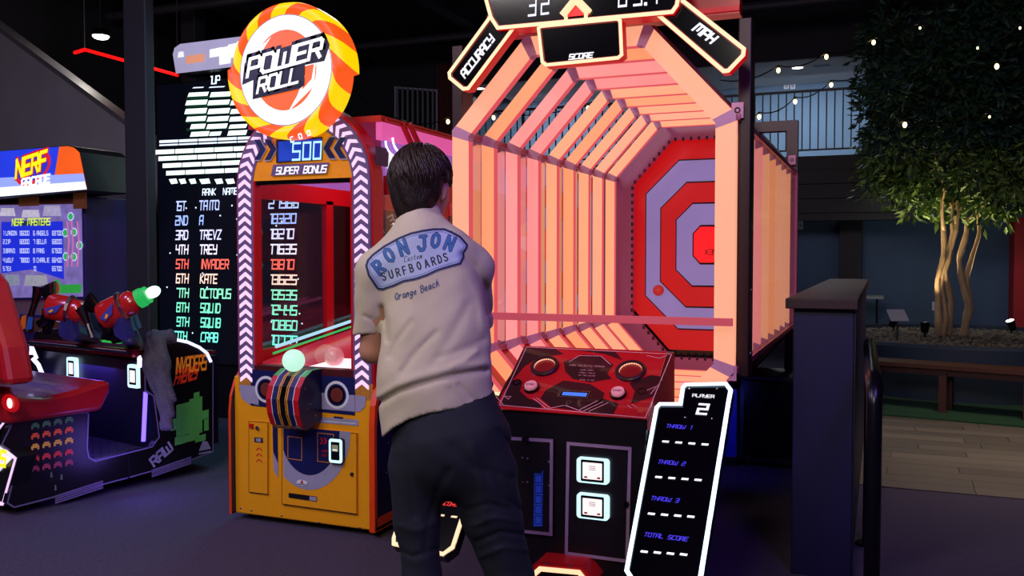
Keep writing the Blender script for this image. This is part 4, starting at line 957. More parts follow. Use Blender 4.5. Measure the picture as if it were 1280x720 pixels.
# window frame, glass, sill
MB().box(PCX-R0_, PCX+R0_, YPx+.01, YPx+.05, zw-.02, zw, 'blackgloss').build('window_head', pw)
MB().box(PCX-R0_, PCX+R0_, YPx-.002, YPx+.06, .735, .80, mat('dark_red_sill', '4a1014', .4)).build('window_sill', pw)
for x in (PCX-R0_, PCX+R0_-.012): MB().box(x, x+.012, YPx+.0, YPx+.05, .8, zw, 'redpaint').build('window_stile', pw)
MB().ngon([(PCX-R0_+.01, YPx+.03, .8), (PCX+R0_-.01, YPx+.03, .8), (PCX+R0_-.01, YPx+.03, zw-.02), (PCX-R0_+.01, YPx+.03, zw-.02)], 'glass').build('front_glass', pw)
# glazed box behind
xl_, xr_ = PCX-.40, PCX+.385; ye = 5.58
for x, s in ((xl_, 1), (xr_, -1)):
    xa_, xb_ = (x, x+.03) if s > 0 else (x-.03, x)
    sf = MB().box(xa_, xb_, 3.9 if s < 0 else 3.80, ye, 1.65, 1.745, 'redpaint').box(xa_, xb_, 3.86, ye, .80, .86, 'redpaint').build('side_frame', pw)
    for y in (4.49, 5.52): MB().box(xa_, xb_, y, y+.07, .84, 1.67, 'redpaint').build('post', sf)
    MB().ngon([((xa_+xb_)/2, 3.84, .86), ((xa_+xb_)/2, ye, .86), ((xa_+xb_)/2, ye, 1.65), ((xa_+xb_)/2, 3.84, 1.65)], 'glass').build('side_glass', pw)
M['lilac'] = em('lilac_lit_panel', 'a868c8', .62, .25, 5); M['pinkst'] = em('hot_pink_lit_strip', 'f060b0', .7)
hd = MB().box(xr_-.03, xr_-.01, 3.88, ye, 1.745, 1.915, 'lilac').box(xl_+.01, xl_+.03, 3.88, ye, 1.745, 1.915, 'lilac').build('lit_header', pw)
MB().box(xr_-.035, xr_, 3.84, ye, 1.915, 2.0, 'pinkst').build('header_strip', hd)
MB().box(xl_, xr_, 3.83, ye, 2.0, 2.03, 'redpaint').build('roof', pw)
MB().tube([(xr_+.006, 3.86, 2.01), (xr_+.006, ye, 2.01)], .008, 'redpaint', 6).build('roof_trim', pw)
def sx_(px_, py_, X=xr_): return atX(px_, py_, X)
mb = MB()
for (cx, cy, rx, ry) in ((497, 176, 15, 20), (503, 172, 12, 19)):
    mb.tube([sx_(cx+rx*math.cos(t), cy-ry*math.sin(t), xr_+.006) for t in [math.radians(180+k*10) for k in range(11)]], .006, 'ledvwhite', 6)
mb.build('arc_reflection', hd)  # white reflections on the side panel, built as glowing tubes
for q in (503, 512): MB().tube([sx_(q, 155, xr_+.01), sx_(q+14, 186, xr_+.01)], .016, 'redpaint', 6).build('cross_brace', hd)
c = sx_(478, 196, xr_+.004); MB().obox(c, (.003, 0, 0), (0, .06, 0), (0, 0, .045), 'navy').build('small_screen', hd)
c = sx_(488, 203, xr_+.004); MB().obox(c, (.003, 0, 0), (0, .025, -.01), (0, .005, .04), 'textwhite').build('small_lamp', hd)
# interior: red back wall, lane, light rails
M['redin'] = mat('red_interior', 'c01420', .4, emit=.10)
MB().box(xl_+.03, xr_-.03, ye-.04, ye, .8, 2.0, 'redin').build('back_wall', pw)
MB().box(xl_+.03, xl_+.42, ye-.05, ye-.04, .95, 1.62, mat('dark_back_panel', '1c1430', .5)).build('back_panel', pw)
mb = MB(); RC = V((-2.96, ye-.055, 1.40))
ring_s = 'SUPER BONUS '; 
for i, ch in enumerate('SUPERBONUS'):
    a = math.radians(150-i*22) if i < 5 else math.radians(195+(i-5)*30)
    a = math.radians(165-(i)*33) if i < 5 else math.radians(200+(i-5)*32)
    d = V((math.cos(a), 0, math.sin(a))); p = RC+d*.22
    u_ = d if i < 5 else -d; r_ = V((u_.z, 0, -u_.x)); text(mb, ch, p-u_*.03, r_, u_, .06, 'textwhite', .22, 0, 'c', .9)
mb.build('ring_lettering', pw)
ln = MB().prism([(xl_+.04, 3.8, .79), (xr_-.04, 3.8, .79), (xr_-.04, ye-.05, 1.0), (xl_+.04, ye-.05, 1.0)], (0, 0, -.03), mat('glossy_red_lane', 'd0203a', .2, emit=.22, ecol='f03858')).build('lane', pw)
MB().prism([(PCX-.02, 3.80, .795), (PCX+.3, 3.80, .795), (PCX+.33, 4.02, .815), (PCX+.02, 4.02, .815)], (0, 0, .002), em('white_lit_field', 'fff0f8', 1.1)).build('lit_field', ln)
MB().tube([(xl_+.07, 3.95, .87), (xl_+.07, ye-.1, 1.05)], .009, em('pale_cyan_strip', 'a8d8f0', 1.1), 6).build('rail_light', ln)
MB().tube([(xl_+.09, 3.9, .84), (xl_+.09, ye-.1, 1.02)], .006, em('green_strip', '30c060', .9), 6).build('rail_light', ln)
MB().tube([(xr_-.07, 3.95, .87), (xr_-.07, ye-.1, 1.05)], .012, em('pink_strip', 'f060a0', 1.0), 6).build('rail_light', ln)
for k in range(3): MB().ring((PCX-.1+.12*k, 4.6+.25*k, .90+.03*k), X_*.09, Y_*.09, .7, 'redprint').build('target_hole', ln)
p = V((PCX+.09, 3.86, .845)); MB().ell(p, X_*.05, Y_*.05, Z_*.05, 'btn', 16, 10).build('play_ball', ln, True)
for x in (xr_-.12,): MB().box(x-.03, x+.03, 4.2, 4.26, .86, 1.15, 'redpaint').build('red_peg', ln)
light('cabinet_interior_light', 'AREA', (PCX, 4.5, 1.97), 4, (1, .35, .4), .5, (PCX, 4.5, 0))
# round striped sign
YD = 3.60; cD = atY(357, 88, YD); nA = 240
M['dyel'] = em('yellow_sign_plastic', 'ffd400', .98, .05); M['dor'] = em('orange_red_sign_plastic', 'f85a18', .95, .05); M['dwh'] = em('white_sign_disc', 'ffffff', 1.05, .02); M['dor2'] = em('orange_sign_print', 'f0641c', .95, .04)
prof = [(.0, -.004), (.30, -.022), (.6, -.026), (.85, -.018), (1.0, .01), (1.0, .06), (.93, .12)]
rw = .262
def Rout(a):
    x = ((a-math.radians(175)) % math.pi)/math.pi
    return .305+.032*(1-x) if True else 0
mb = MB(); idx = []
TW = 1.9
k0 = 0
for ia in range(nA+1):
    for (u_, yy) in prof:
        a0 = 2*math.pi*ia/nA
        r0 = Rout(a0); rr = rw+(r0-rw)*u_ if u_ <= 1 else r0
        a = a0-u_*.30-(.10*max(0, yy)/.12)
        r_e = rw+(Rout(a)-rw)*u_
        mb.v.append(tuple(cD+V((r_e*math.cos(a), yy, r_e*math.sin(a)))))
npf = len(prof)
for ia in range(nA):
    for j in range(npf-1):
        a = 2*math.pi*(ia+.5)/nA; um = (prof[j][0]+prof[j+1][0])/2
        sidx = ia*20//nA
        mb.f.append((ia*npf+j, (ia+1)*npf+j, (ia+1)*npf+j+1, ia*npf+j+1)); mb.m.append(mb.mi('dyel' if sidx % 2 else 'dor'))
mb.ngon([cD+V((rw*1.02*math.cos(t), .10, rw*1.02*math.sin(t))) for t in [6.2832*k/40 for k in range(40)]], 'blackgloss')
sg = mb.build('round_sign', pw, True)
mb = MB(); mb.disc(cD-Y_*.0045, X_*rw, Z_*rw, 'dwh', 64).ring(cD-Y_*.006, X_*rw, Z_*rw, .985, 'grey', 64); 
mb.disc(cD-Y_*.007, X_*.178, Z_*.190, 'dor2', 48)
def D(cx, cy, l=.01): return atY(285+cx/4, cy/4, YD-l)
mb.ngon([D(x, y, .0085) for x, y in ((95, 300), (160, 235), (215, 185), (180, 240), (160, 330), (120, 420))], 'dwh')
mb.ngon([D(x, y, .0085) for x, y in ((360, 330), (440, 300), (430, 430), (300, 560), (345, 480), (375, 400))], 'dwh')
mb.ngon([D(x, y, .009) for x, y in ((365, 335), (430, 320), (418, 395), (370, 450), (385, 380))], 'dor2')
mb.build('sign_face', sg)
mb = MB(); M['dblk'] = mat('black_sign_print', '10131a', .4)
def logo(s, a, b, h, shear, m, t, l, wid=None, grow=0):
    A, B = D(*a, l), D(*b, l); d = (B-A); L_ = d.length; d.normalize(); segs, Wd = glyph_segs(s, 5.3)
    hh = h/4/F*4.6; k = hh/6; text(mb, s, (A+B)/2, d, (Z_+X_*shear).normalized(), hh, m, t, 0, 'c', L_/(Wd*k))
mb.prism([D(x, y, .011) for x, y in ((72, 425), (84, 318), (120, 285), (385, 205), (498, 190), (512, 215), (482, 305), (385, 325), (382, 425), (362, 442), (124, 497), (128, 400))], (0, -.002, 0), 'dblk')
logo('POWER', (88, 388), (466, 284), 98, .22, 'dblk', .32, .0145); logo('ROLL', (140, 470), (352, 416), 80, .22, 'dblk', .32, .0145)
logo('POWER', (96, 384), (458, 283), 84, .22, 'dwh', .2, .0165); logo('ROLL', (146, 464), (346, 411), 68, .22, 'dwh', .2, .0165)
mb.build('sign_lettering', sg)
mb = MB()
for k, ch in enumerate('COD'): 
    c = D(322+k*42, 690-k*16+6, .03); text(mb, ch, c-Z_*.012, V((.93, 0, .25)), V((-.25, 0, .93)), .024, 'dwh', .24)
mb.build('rim_lettering', sg)
MB().box(PCX-.12, PCX+.12, YD+.08, 3.85, 1.98, 2.35, 'redpaint').build('sign_bracket', pw)
# second machine seen through the tunnel beams
c = atY(627, 296, 6.5); q = thing('wheel_machine', 'red arcade machine with a yellow, blue and white wheel seen between the left tunnel beams', 'arcade machine', (c.x, 6.9, 0))
MB().box(c.x-.5, c.x+.5, 6.56, 7.4, 0, 2.1, 'redin').build('body', q, bevel=.01)
mb = MB(); cols = ['yellow', 'redtrim', 'white', 'navy', 'orange', 'white']
for k in range(12): mb.disc(c+Y_*.03, X_*.3, Z_*.3, em('wheel_'+cols[k % 6], {'yellow': 'f8c020', 'redtrim': 'e02018', 'white': 'f0f0f0', 'navy': '2030a0', 'orange': 'f08020'}[cols[k % 6]], .5), 5, k*math.pi/6, (k+1)*math.pi/6)
mb.disc(c+Y_*.02, X_*.09, Z_*.09, 'navy').disc(c+Y_*.015, X_*.055, Z_*.055, 'textwhite', 6); mb.build('wheel', q)
MB().ring(c+Y_*.01, X_*.33, Z_*.33, .9, 'yellow', 36).build('wheel_rim', q)
MB().box(c.x-.45, c.x+.45, 6.54, 6.56, 1.85, 2.05, em('pink_marquee', 'd85090', .6)).build('marquee', q)
# ------------------------------------------------------------------ big LED score screen
YL = 6.0
def sc(cx, cy, l=.0): return atY(cx, cy, YL-l)
tlp = atY(195, 98, YL); xR = -3.93; z1 = 2.80; z0 = .45
ls = thing('score_screen', 'tall dark LED wall screen showing striped white shape and coloured score table', 'screen', ((tlp.x+xR)/2, YL+.15, 0))
M['ledpanel'] = em('dark_led_panel', '0b0f1e', .35, .3, 2)
MB().box(tlp.x, xR, YL, YL+.15, z0, z1, 'black').box(tlp.x+.01, xR-.01, YL-.004, YL, z0+.01, z1-.01, 'ledpanel').build('screen_panel', ls)
MB().box(tlp.x+.1, xR-.1, YL+.03, YL+.4, 0, z0, 'black').build('pedestal', ls)
mb = MB(); wg = em('white_green_led_bars', 'e4fff4', 1.5); wb = em('white_blue_led_bars', 'dcecff', 1.4); dg = em('dim_green_led', '1a4a38', .5)
rows = [(300, 190, 275, 5), (300, 285, 372, 6), (335, 180, 270, 6), (335, 275, 366, 6), (372, 176, 268, 6.5), (372, 275, 366, 6.5), (405, 182, 265, 6), (405, 272, 362, 6), (437, 200, 262, 6), (437, 270, 356, 6), (470, 200, 278, 6), (468, 282, 330, 5), (465, 360, 440, 6),
        (270, 210, 255, 1.5), (268, 280, 345, 1.5), (335, 372, 440, 6), (372, 372, 440, 6), (405, 368, 440, 6), (437, 366, 440, 5)]
for cy, a, b, h in rows:
    x0_, x1_ = 180+a/3.43, 180+b/3.43; y = 30+cy/3.43; s = -.05
    mb.ngon([sc(x0_-1, y+h/2+1, .006), sc(x1_-1, y+h/2+1+(x1_-x0_)*s, .006), sc(x1_+1, y-h/2+1+(x1_-x0_)*s, .006), sc(x0_+1, y-h/2+1, .006)], wg if cy > 290 else wb)
for cy, a, h in ((505, 66, 3.4), (520, 66, 2), (550, 50, 5.5), (578, 62, 5.5), (608, 80, 5.5), (640, 95, 5.5)):
    x = 180+a/3.43; y = 30+cy/3.43
    while x < 330:
        l = 24; mb.ngon([sc(x, y+h/2, .006), sc(x+l-.6, y+h/2-l*.045, .006), sc(x+l-.6, y-h/2-l*.045, .006), sc(x, y-h/2, .006)], wb if cy < 530 else wg); x += l+.4; y -= 24*.045
for a, b in ((110, 145), (152, 182), (195, 225), (240, 285), (305, 340), (352, 390)):
    y = 30+676/3.43; mb.ngon([sc(180+a/3.43+2, y+3, .006), sc(180+b/3.43, y+2, .006), sc(180+b/3.43-2, y-4, .006), sc(180+a/3.43-1, y-3, .006)], wg)
for cy in (318, 353, 388, 421, 453): mb.ngon([sc(233, 30+cy/3.43+1.5, .005), sc(300, 27+cy/3.43+1.5, .005), sc(300, 27+cy/3.43-1.5, .005), sc(233, 30+cy/3.43-1.5, .005)], dg)
mb.build('striped_shape', ls)
cols = ['b8c8ff', 'a0b8ff', 'd8d8ff', 'f0e8ff', 'ff6a5c', 'ffd8c8', '90f0c8', '80f0c8', '78f0d0', '78f8e0']
names = ['TAITO', 'A', 'TREVZ', 'TREY', 'INVADER', 'KATE', 'OCTOPUS', 'SQUID', 'SQUIB', 'CRAB']; sc5 = ['27965', '18320', '18210', '17635', '13810', '13625', '13535', '12445', '10860', '10775']
ordn = ['1ST', '2ND', '3RD', '4TH', '5TH', '6TH', '7TH', '8TH', '9TH', '10TH']
p0 = sc(220, 263, .006); p1 = sc(217, 425, .006); dz = (p0.z-p1.z)/9
for i in range(10):
    z = p0.z-dz*i; mb = MB(); m = em('led_text_row_%s' % cols[i], cols[i], 1.3)
    for s, px_ in ((ordn[i], 219 if i < 9 else 213), (names[i], 249), (sc5[i], 336)):
        q = sc(px_, 260, .006); segs_h = .072
        mb = MB(); text(mb, s, V((q.x, YL-.006, z)), X_, Z_, segs_h, m, .17, .1, 'l', .72 if px_ < 300 else .92); mb.build('score_text', ls)
mb = MB(); q = sc(253, 244, .006); text(mb, 'RANK  NAME', q, X_, Z_, .05, wb, .17, .1, 'l', .8); mb.build('heading_text', ls); mb = MB(); q = sc(262, 105, .006); text(mb, '1UP', q, X_, Z_, .06, wb, .17, .1, 'l', .8); mb.build('heading_row', ls)
rng = random.Random(4); mb = MB()
for k in range(26): a = sc(200+rng.random()*190, 240+rng.random()*190, .005); mb.box(a.x-.006, a.x+.006, a.y-.001, a.y, a.z-.006, a.z+.006, wb)
o = mb.build('star_dots', ls); o['kind'] = 'stuff'
# marquee on the screen
mq = MB(); P = [sc(220, 92, .12), sc(330, 79, .12), sc(330, 42, .12), sc(225, 55, .12), sc(218, 60, .12), sc(216, 68, .12)]
M['marq'] = em('lavender_marquee', 'b8b0d8', .75, .15, 3)
a0 = P[0]; mq.prism(P, (0, .2, 0), 'marq', 'black'); mqo = mq.build('marquee', ls)
mb = MB()
for x0_, x1_, y0_, y1_ in ((262, 275, 62, 75), (274, 288, 60, 84), (285, 297, 56, 76), (296, 310, 52, 80)):
    mb.ngon([sc(x0_, y1_-3, .125), sc(x1_, y1_-5, .125), sc(x1_+2, y0_-3, .125), sc(x0_, y0_, .125)], em('white_marquee_print', 'ffffff', 1.05))
mb.ngon([sc(232, 80, .125), sc(255, 77, .125), sc(256, 67, .125), sc(233, 70, .125)], em('soft_orange_patch', 'f0a080', .8))
mb.ngon([sc(222, 72, .125), sc(230, 71, .125), sc(229, 64, .125), sc(223, 65, .125)], 'textwhite')
mb.build('marquee_print', mqo)

# ------------------------------------------------------------------ seated shooting machine at the left: bench, footwell, gun pedestal
A0 = V((-4.14, 3.336, 0)); al = V((.219, .976, 0)); ll = V((-.976, .219, 0)); NN = -ll
iv = thing('bench_shooting_machine', 'black seated shooting game with red bench seat and two red guns on its pedestal', 'arcade machine', A0+al*.6+ll*.6)
def sd(cx, cy, l=0.0): return atP(cx/2.768, 380+cy/2.768, A0+NN*l, NN)
M['sidepl'] = mat('black_side_print', '0b0a0e', .35)
M['seatred'] = mat('red_seat_vinyl', 'b01420', .35, bump=.1, coat=.2)
M['vtrim'] = mat('violet_edge_trim', '7a6a98', .35)
prf = [(48, 706), (22, 690), (62, 530), (2, 488), (45, 400), (300, 372), (308, 380), (303, 500), (310, 530), (330, 541), (525, 492), (548, 460), (530, 320), (500, 300), (498, 200), (520, 130), (590, 118), (640, 125), (690, 148), (725, 175), (738, 205), (738, 512), (650, 545), (440, 604)]
P = [sd(*q) for q in prf]
WID = 1.25
for k, off in enumerate((0, WID)):
    s = MB().prism([p+ll*off for p in P], ll*.04, 'sidepl').build('side_panel', iv)
    if k == 0:
        mb = MB()
        mb.outline([p+NN*.002 for p in P], .008, 'vtrim'); mb.build('edge_trim', s)
        # small coloured block rows printed on the side
        cl_ = [('3a5a48', 420), ('c84828', 455), ('c89038', 492), ('b83030', 532), ('8a3050', 568)]
        mb = MB()
        for hx, cy in cl_:
            m = mat('side_print_'+hx, hx, .5, emit=.25)
            for j in range(4):
                cx_ = 122+j*39; y = cy-j*7; q = lambda x, yy: sd(cx_+x, y+yy, .003)
                mb.ngon([q(-14, 8), q(14, 4), q(14, -4), q(-14, 0)], m); mb.ngon([q(-9, -1), q(9, -4), q(9, -10), q(-9, -7)], m); mb.ngon([q(-14, 14), q(-7, 13), q(-7, 8), q(-14, 8)], m); mb.ngon([q(7, 11), q(14, 10), q(14, 4), q(7, 6)], m); mb.build('printed_motif', s); mb = MB()
        for x, y in ((178, 590), (213, 598), (192, 635)): mb.ngon([sd(x-4, y+10, .003), sd(x+4, y+10, .003), sd(x+2, y-10, .003), sd(x-3, y-8, .003)], mat('grey_green_mark', '68786c', .5))
        # blocky green mosaic (plain stand-in) and its small lettering
        mgr = mat('green_mosaic_print', '4f9a48', .5, emit=.10, ecol='4f9a48')
        for x0_, x1_, y0_, y1_ in ((610, 655, 350, 460), (655, 700, 330, 455), (640, 690, 455, 480), (605, 640, 462, 490), (675, 712, 458, 480), (670, 690, 308, 330), (700, 722, 370, 400), (706, 722, 400, 440), (590, 612, 400, 440)):
            mb.ngon([sd(x0_, y1_, .003), sd(x1_, y1_-(x1_-x0_)*.25, .003), sd(x1_, y0_-(x1_-x0_)*.25, .003), sd(x0_, y0_, .003)], mgr)
        mb.build('side_graphics', s)
        mb = MB(); a, b = sd(600, 240, .004), sd(716, 224, .004); d = (b-a).normalized()
        text(mb, 'INVADERS', (a+b)/2, d, Z_, .085, mat('orange_side_lettering', 'e08020', .5, emit=.25), .2, .08, 'c', (b-a).length/(.085/6*41.5)); mb.build('lettering', s); mb = MB()
        a, b = sd(602, 278, .004), sd(680, 256, .004); d = (b-a).normalized()
        text(mb, 'FRENZY', (a+b)/2, d, Z_, .07, mat('red_side_lettering', 'c83018', .5, emit=.2), .24, .3, 'c', (b-a).length/(.07/6*31)); mb.build('lettering', s); mb = MB()
        a = sd(566, 532, .004); text(mb, 'RAW', a, (al*.8+Z_*.5).normalized(), (Z_*.8-al*.5).normalized(), .055, 'grey', .24, 0, 'c', 1); mb.build('lettering', s); mb = MB()
        a = sd(709, 505, .004); mb.ngon([a-al*.045, a+al*.045, a+al*.02+Z_*.05, a-al*.015+Z_*.06], 'grey').ngon([a-al*.045-Z_*.012, a+al*.045-Z_*.012, a+al*.045-Z_*.022, a-al*.045-Z_*.022], 'grey')
        mb.build('emblem', s)
        for (x0_, y0_, x1_, y1_) in ((190, 668, 355, 615), (525, 578, 660, 532)):
            a, b = sd(x0_, y0_, .002), sd(x1_, y1_, .002); mb = MB()
            for j in range(4): mb.prism([a-Z_*.012*j, b-Z_*.012*j, b-Z_*.012*j+Z_*.007, a-Z_*.012*j+Z_*.007], NN*.006, 'vtrim')
            mb.build('vent_slats', s)
        MB().prism([sd(441, 604, .002), sd(447, 602, .002), sd(447, 520, .002), sd(441, 522, .002)], NN*.002, 'black').build('joint_strip', s)
def W3(s_, l_, z_): return A0+al*s_+ll*l_+V((0, 0, z_))
# coordinates along the side: s, height z of key points
def sz(cx, cy): p = sd(cx, cy); return (p-A0).dot(al), p.z
sA, zA = sz(45, 400); sB, zB = sz(300, 372); sC, zC = sz(330, 541); sD, zD = sz(525, 492); sE, zE = sz(590, 118)
s_back, _ = sz(62, 530)
# seat cushion with raised rounded front edge, seat base, seat back
def profs(pts, l0, l1, m, name, par, bev=0, smooth=False, ms=None):
    return MB().prism([W3(s_, l0, z_) for s_, z_ in pts], ll*(l1-l0), m, ms).build(name, par, smooth, bevel=bev)
sb_ = profs([(sA+.0, zC), (sB-.01, zC), (sB-.01, zB-.01), (sA, zA-.01)], .04, WID, 'sidepl', 'seat_base', iv)
cz = zB
def cush(l):
    return [(sA-.06, cz), (sB+.06, cz-.0), (sB+.115, cz+.10), (sB+.12, cz+.155), (sB+.07, cz+.165), (sB-.1, cz+.13), (sB-.25, cz+.115), (sB-.4, cz+.14), (sA-.02, cz+.20), (sA-.06, cz+.15)]
profs(cush(0), -.05, WID+.06, 'seatred', 'seat_cushion', iv, .03, 'auto')
bk = [(sA-.12, cz+.0), (sA+.12, cz+.12), (sA+.10, cz+.3), (sA+.06, cz+.5), (sA-.02, cz+.72), (sA-.1, cz+.76), (sA-.2, cz+.7), (sA-.24, cz+.2)]
# the backrest rises from a narrow shoulder next to the camera side
ptsb = []
sbk = MB(); 
for nm, l0, l1, zt2 in (('backrest', .30, WID-.2, .78),): pass
p_c = sd(0, 0)
bx = [atP(*q, W3(sA-.02, 0, 0), al) for q in ((-60, 478), (-60, 300), (0, 335), (14, 352), (26, 392), (38, 432), (46, 478))]
MB().prism([V(p) for p in bx], al*-.14, 'seatred').build('backrest', iv, bevel=.03)
# rear red lamp
c = atP(13, 504, W3(sA-.07, 0, 0), al); MB().disc(c-al*.0, ll*.09, Z_*.045, em('deep_red_lens', 'b00810', .9)).disc(c-al*.004-ll*.0, ll*.028, Z_*.026, em('bright_red_lamp', 'ffb0a8', 2.5)).build('tail_lamp', iv)
# rear lit side box with yellow letters, at the left picture edge
q4 = [atP(x, y, A0-al*.03, al) for x, y in ((-60, 625), (5, 632), (22, 572), (-8, 548), (12, 522), (-60, 520))]
lb_ = MB().prism(q4, al*.1, 'black').outline([p-al*.004 for p in q4], .02, em('pinkish_white_edge_light', 'f0c8ff', 1.1)).build('rear_light_box', iv)
q5 = [atP(x, y, A0-al*.035, al) for x, y in ((-60, 585), (-1, 590), (18, 570), (-4, 556), (-60, 545))]
mb = MB().ngon(q5, em('white_lit_print', 'e8e0ff', 1.0)); c = atP(3, 582, A0-al*.045, al); text(mb, 'S', c, -ll, Z_, .075, em('yellow_lit_letter', 'f0e820', 1.1), .26, .2); c = atP(-13, 582, A0-al*.045, al); text(mb, 'R', c, -ll, Z_, .075, em('yellow_lit_letter', 'f0e820', 1.1), .26, .2); mb.build('rear_print', lb_)
# footwell floor plate with raised pattern, lit violet
M['tread'] = mat('tread_plate', '5a5a70', .3, metal=.8)
fp = profs([(sC-.03, zC-.03), (sD+.03, zC-.03), (sD+.03, zC-.005), (sC-.03, zC-.005)], .04, WID, 'tread', 'footwell_plate', iv)
mb = MB()
for i in range(14):
    for j in range(26):
        c = W3(sC+.03+i*(sD-sC)/14, .08+j*.043, zC-.003); d = (al+ll).normalized() if (i+j) % 2 else (al-ll).normalized()
        mb.obox(c, d*.012, d.cross(Z_)*.004, Z_*.002, 'tread')
o = mb.build('tread_bumps', fp); o['kind'] = 'stuff'
# pedestal body
ped = profs([(sD+.02, zC-.05), (sD+.02, zE-.14), (sD+.06, zE-.1), (sD+.5, zE-.14), (sD+.5, zC-.05)], .04, WID, mat('dark_blue_pedestal', '14122a', .35), 'pedestal', iv)
ctl = profs([(sD-.08, zE-.10), (sD+.5, zE-.13), (sD+.5, zE-.11), (sD-.08, zE-.055)], .06, WID-.02, mat('red_chrome_shelf', '8a1428', .2, metal=.4), 'control_shelf', iv)
MB().tube([W3(sD-.085, .08, zE-.075), W3(sD-.085, WID-.04, zE-.075)], .012, 'chrome', 8).build('shelf_edge', ctl)
for l_, nm in ((.18, 0), (.86, 1)):
    c = W3(sD+.018, l_, zD+.40); mb = MB().prism(rrect(c, .055, .07, .015, ux=-ll), -al*.02, 'readerw'); mb.prism(rrect(c-al*.021, .035, .05, .004, ux=-ll), -al*.001, 'blackgloss').prism(rrect(c-al*.0225, .026, .036, .002, ux=-ll), -al*.001, 'readers'); mb.build('card_reader', ped)
for i in range(3):
    for j in range(4): c = W3(sD+.02, .42+j*.045, zD+.56+i*.035); MB().ell(c, ll*.004, al*.003, Z_*.004, 'chrome', 6, 4).build('screw', ped)
# LED strips on the pedestal edges
for l_ in (.03, WID+.0):
    mb = MB()
    mb.tube([W3(sD-.035, l_, zC+.05), W3(sD-.015, l_, zD+.33)], .012, 'ledviolet', 8); mb.build('led_strip', iv)
    mb = MB(); mb.tube([W3(sD-.02, l_, zD+.44), W3(sD-.055, l_, zD+.53), W3(sD-.055, l_, zE-.16)], .012, 'ledvwhite', 8); mb.build('led_strip', iv)
MB().tube([sd(x, y, .006) for x, y in ((588, 122), (612, 124), (650, 132), (690, 150), (716, 170), (730, 200))], .009, 'ledvwhite', 8).build('led_strip', iv)
mb = MB(); pl2 = [atP(x, y, W3(0, WID+.045, 0), NN) for x, y in ((38, 432), (45, 424), (56, 418), (68, 416), (72, 416), (88, 417), (103, 422))]
mb.tube(pl2, .014, 'ledvwhite', 8); mb.build('led_strip', iv)
mb = MB(); pl2 = [atP(x, y, W3(0, WID-.1, 0), NN) for x, y in ((41, 448), (48, 456), (53, 468), (53, 480))]; mb.tube(pl2, .014, 'ledvwhite', 8); mb.build('led_strip', iv)
light('footwell_violet_light', 'AREA', W3(sD-.03, .6, zD+.45), 3.0, (.22, .12, 1), .4, W3(sC+.1, .6, 0), sizey=.1)
light('side_violet_light', 'POINT', W3(sD-.25, -.25, .25), 3.5, (.25, .15, 1), .15)
# guns
def gun(px0, py0, px1, py1, D_, dcol, label_extra, tip):
    a, b = atD(px0, py0, D_), atD(px1, py1, D_); d = (b-a).normalized(); L_ = (b-a).length; s = d.cross(fw).normalized(); u_ = s.cross(d)
    if s.z < 0: s = -s
    gmb = MB(); R_ = [(0, .045), (.05, .075), (.10, .085), (.62, .085), (.68, .07), (.80, .075), (.88, .07), (1.0, .045)]
    n = 14; vs_ = []
    for t, r in R_:
        for j in range(n): th = 6.2832*j/n; vs_.append(a+d*(t*L_)+s*(r*.95*math.sin(th))+u_*(r*.7*math.cos(th)))
    fs = [(i*n+j, i*n+(j+1) % n, (i+1)*n+(j+1) % n, (i+1)*n+j) for i in range(len(R_)-1) for j in range(n)]+[tuple(range(n)), tuple(range(len(R_)*n-1, (len(R_)-1)*n-1, -1))]
    gmb.add(vs_, fs, 'gunred'); o = gmb.build('gun', iv, 'auto')
    MB().prism([a+d*L_*t+s*h-fw*.062 for t, h in ((.12, -.01), (.55, .035), (.42, -.02), (.2, -.04))], -fw*.004, mat('blue_gun_decal', '3a3a90', .4)).ngon([a+d*L_*t+s*h-fw*.068 for t, h in ((.22, -.025), (.3, -.005), (.34, -.015), (.27, -.03))], 'yellow').build('gun_decal', o)
    for t in (.60, .64): MB().tube([a+d*L_*t+(s*math.sin(k*.524)*.088*.95+u_*math.cos(k*.524)*.088*.72) for k in range(12)], .006, 'chrome', 6, True).build('gun_band', o)
    MB().prism([a+d*L_*t+s*h for t, h in ((.02, -.02), (.2, -.07), (.14, -.17), (.02, -.16), (-.1, -.02))], fw*.05, 'blackgloss').build('grip', o)
    MB().tube([a+s*.08-d*.04, a+s*.11-d*.01, a+s*.03+d*.02, a-s*.09+d*.01, a-s*.12-d*.02], .028, 'blackgloss', 10).build('handle_loop', o)
    MB().tube([a+s*.085-d*.09, a+s*.1-d*.06, a+s*.0-d*.07, a-s*.08-d*.08], .018, mat('silver_handle', '8c8c98', .2, metal=1), 10).build('handle_bar', o)
    if tip:
        MB().cyl(b, b+d*.03, .055, .055, em('green_tip_ring', '20b050', .9), 16).cyl(b+d*.035, b+d*.06, .05, .05, em('green_tip_ring', '20b050', .9), 16).ell(b+d*.09, d*.045, s*.033, u_*.033, em('white_green_tip_lamp', 'd8ffe0', 2.2), 14, 10).build('tip_lamp', o)
    return a, b, d, s
M['gunred'] = mat('glossy_gun_red', 'b41c1c', .22, coat=.6)
a, b, d, s = gun(124, 398, 173, 374, 5.05, 0, '', True)
MB().tube([a+d*.12-s*.05, a+d*.1-s*.12, W3(sD+.12, .35, zE-.05)], [.045, .03, .05], mat('blue_gun_mount', '2a2a6a', .35), 10).build('gun_mount', iv)
for k in range(4): MB().tube([a+d*(.10+.03*k)-s*.07, a+d*(.09+.03*k)-s*.15], .012, mat('teal_grip_rib', '1c5058', .4), 6).build('grip_rib', iv)
a, b, d, s = gun(58, 382, 106, 391, 5.35, 0, '', False)
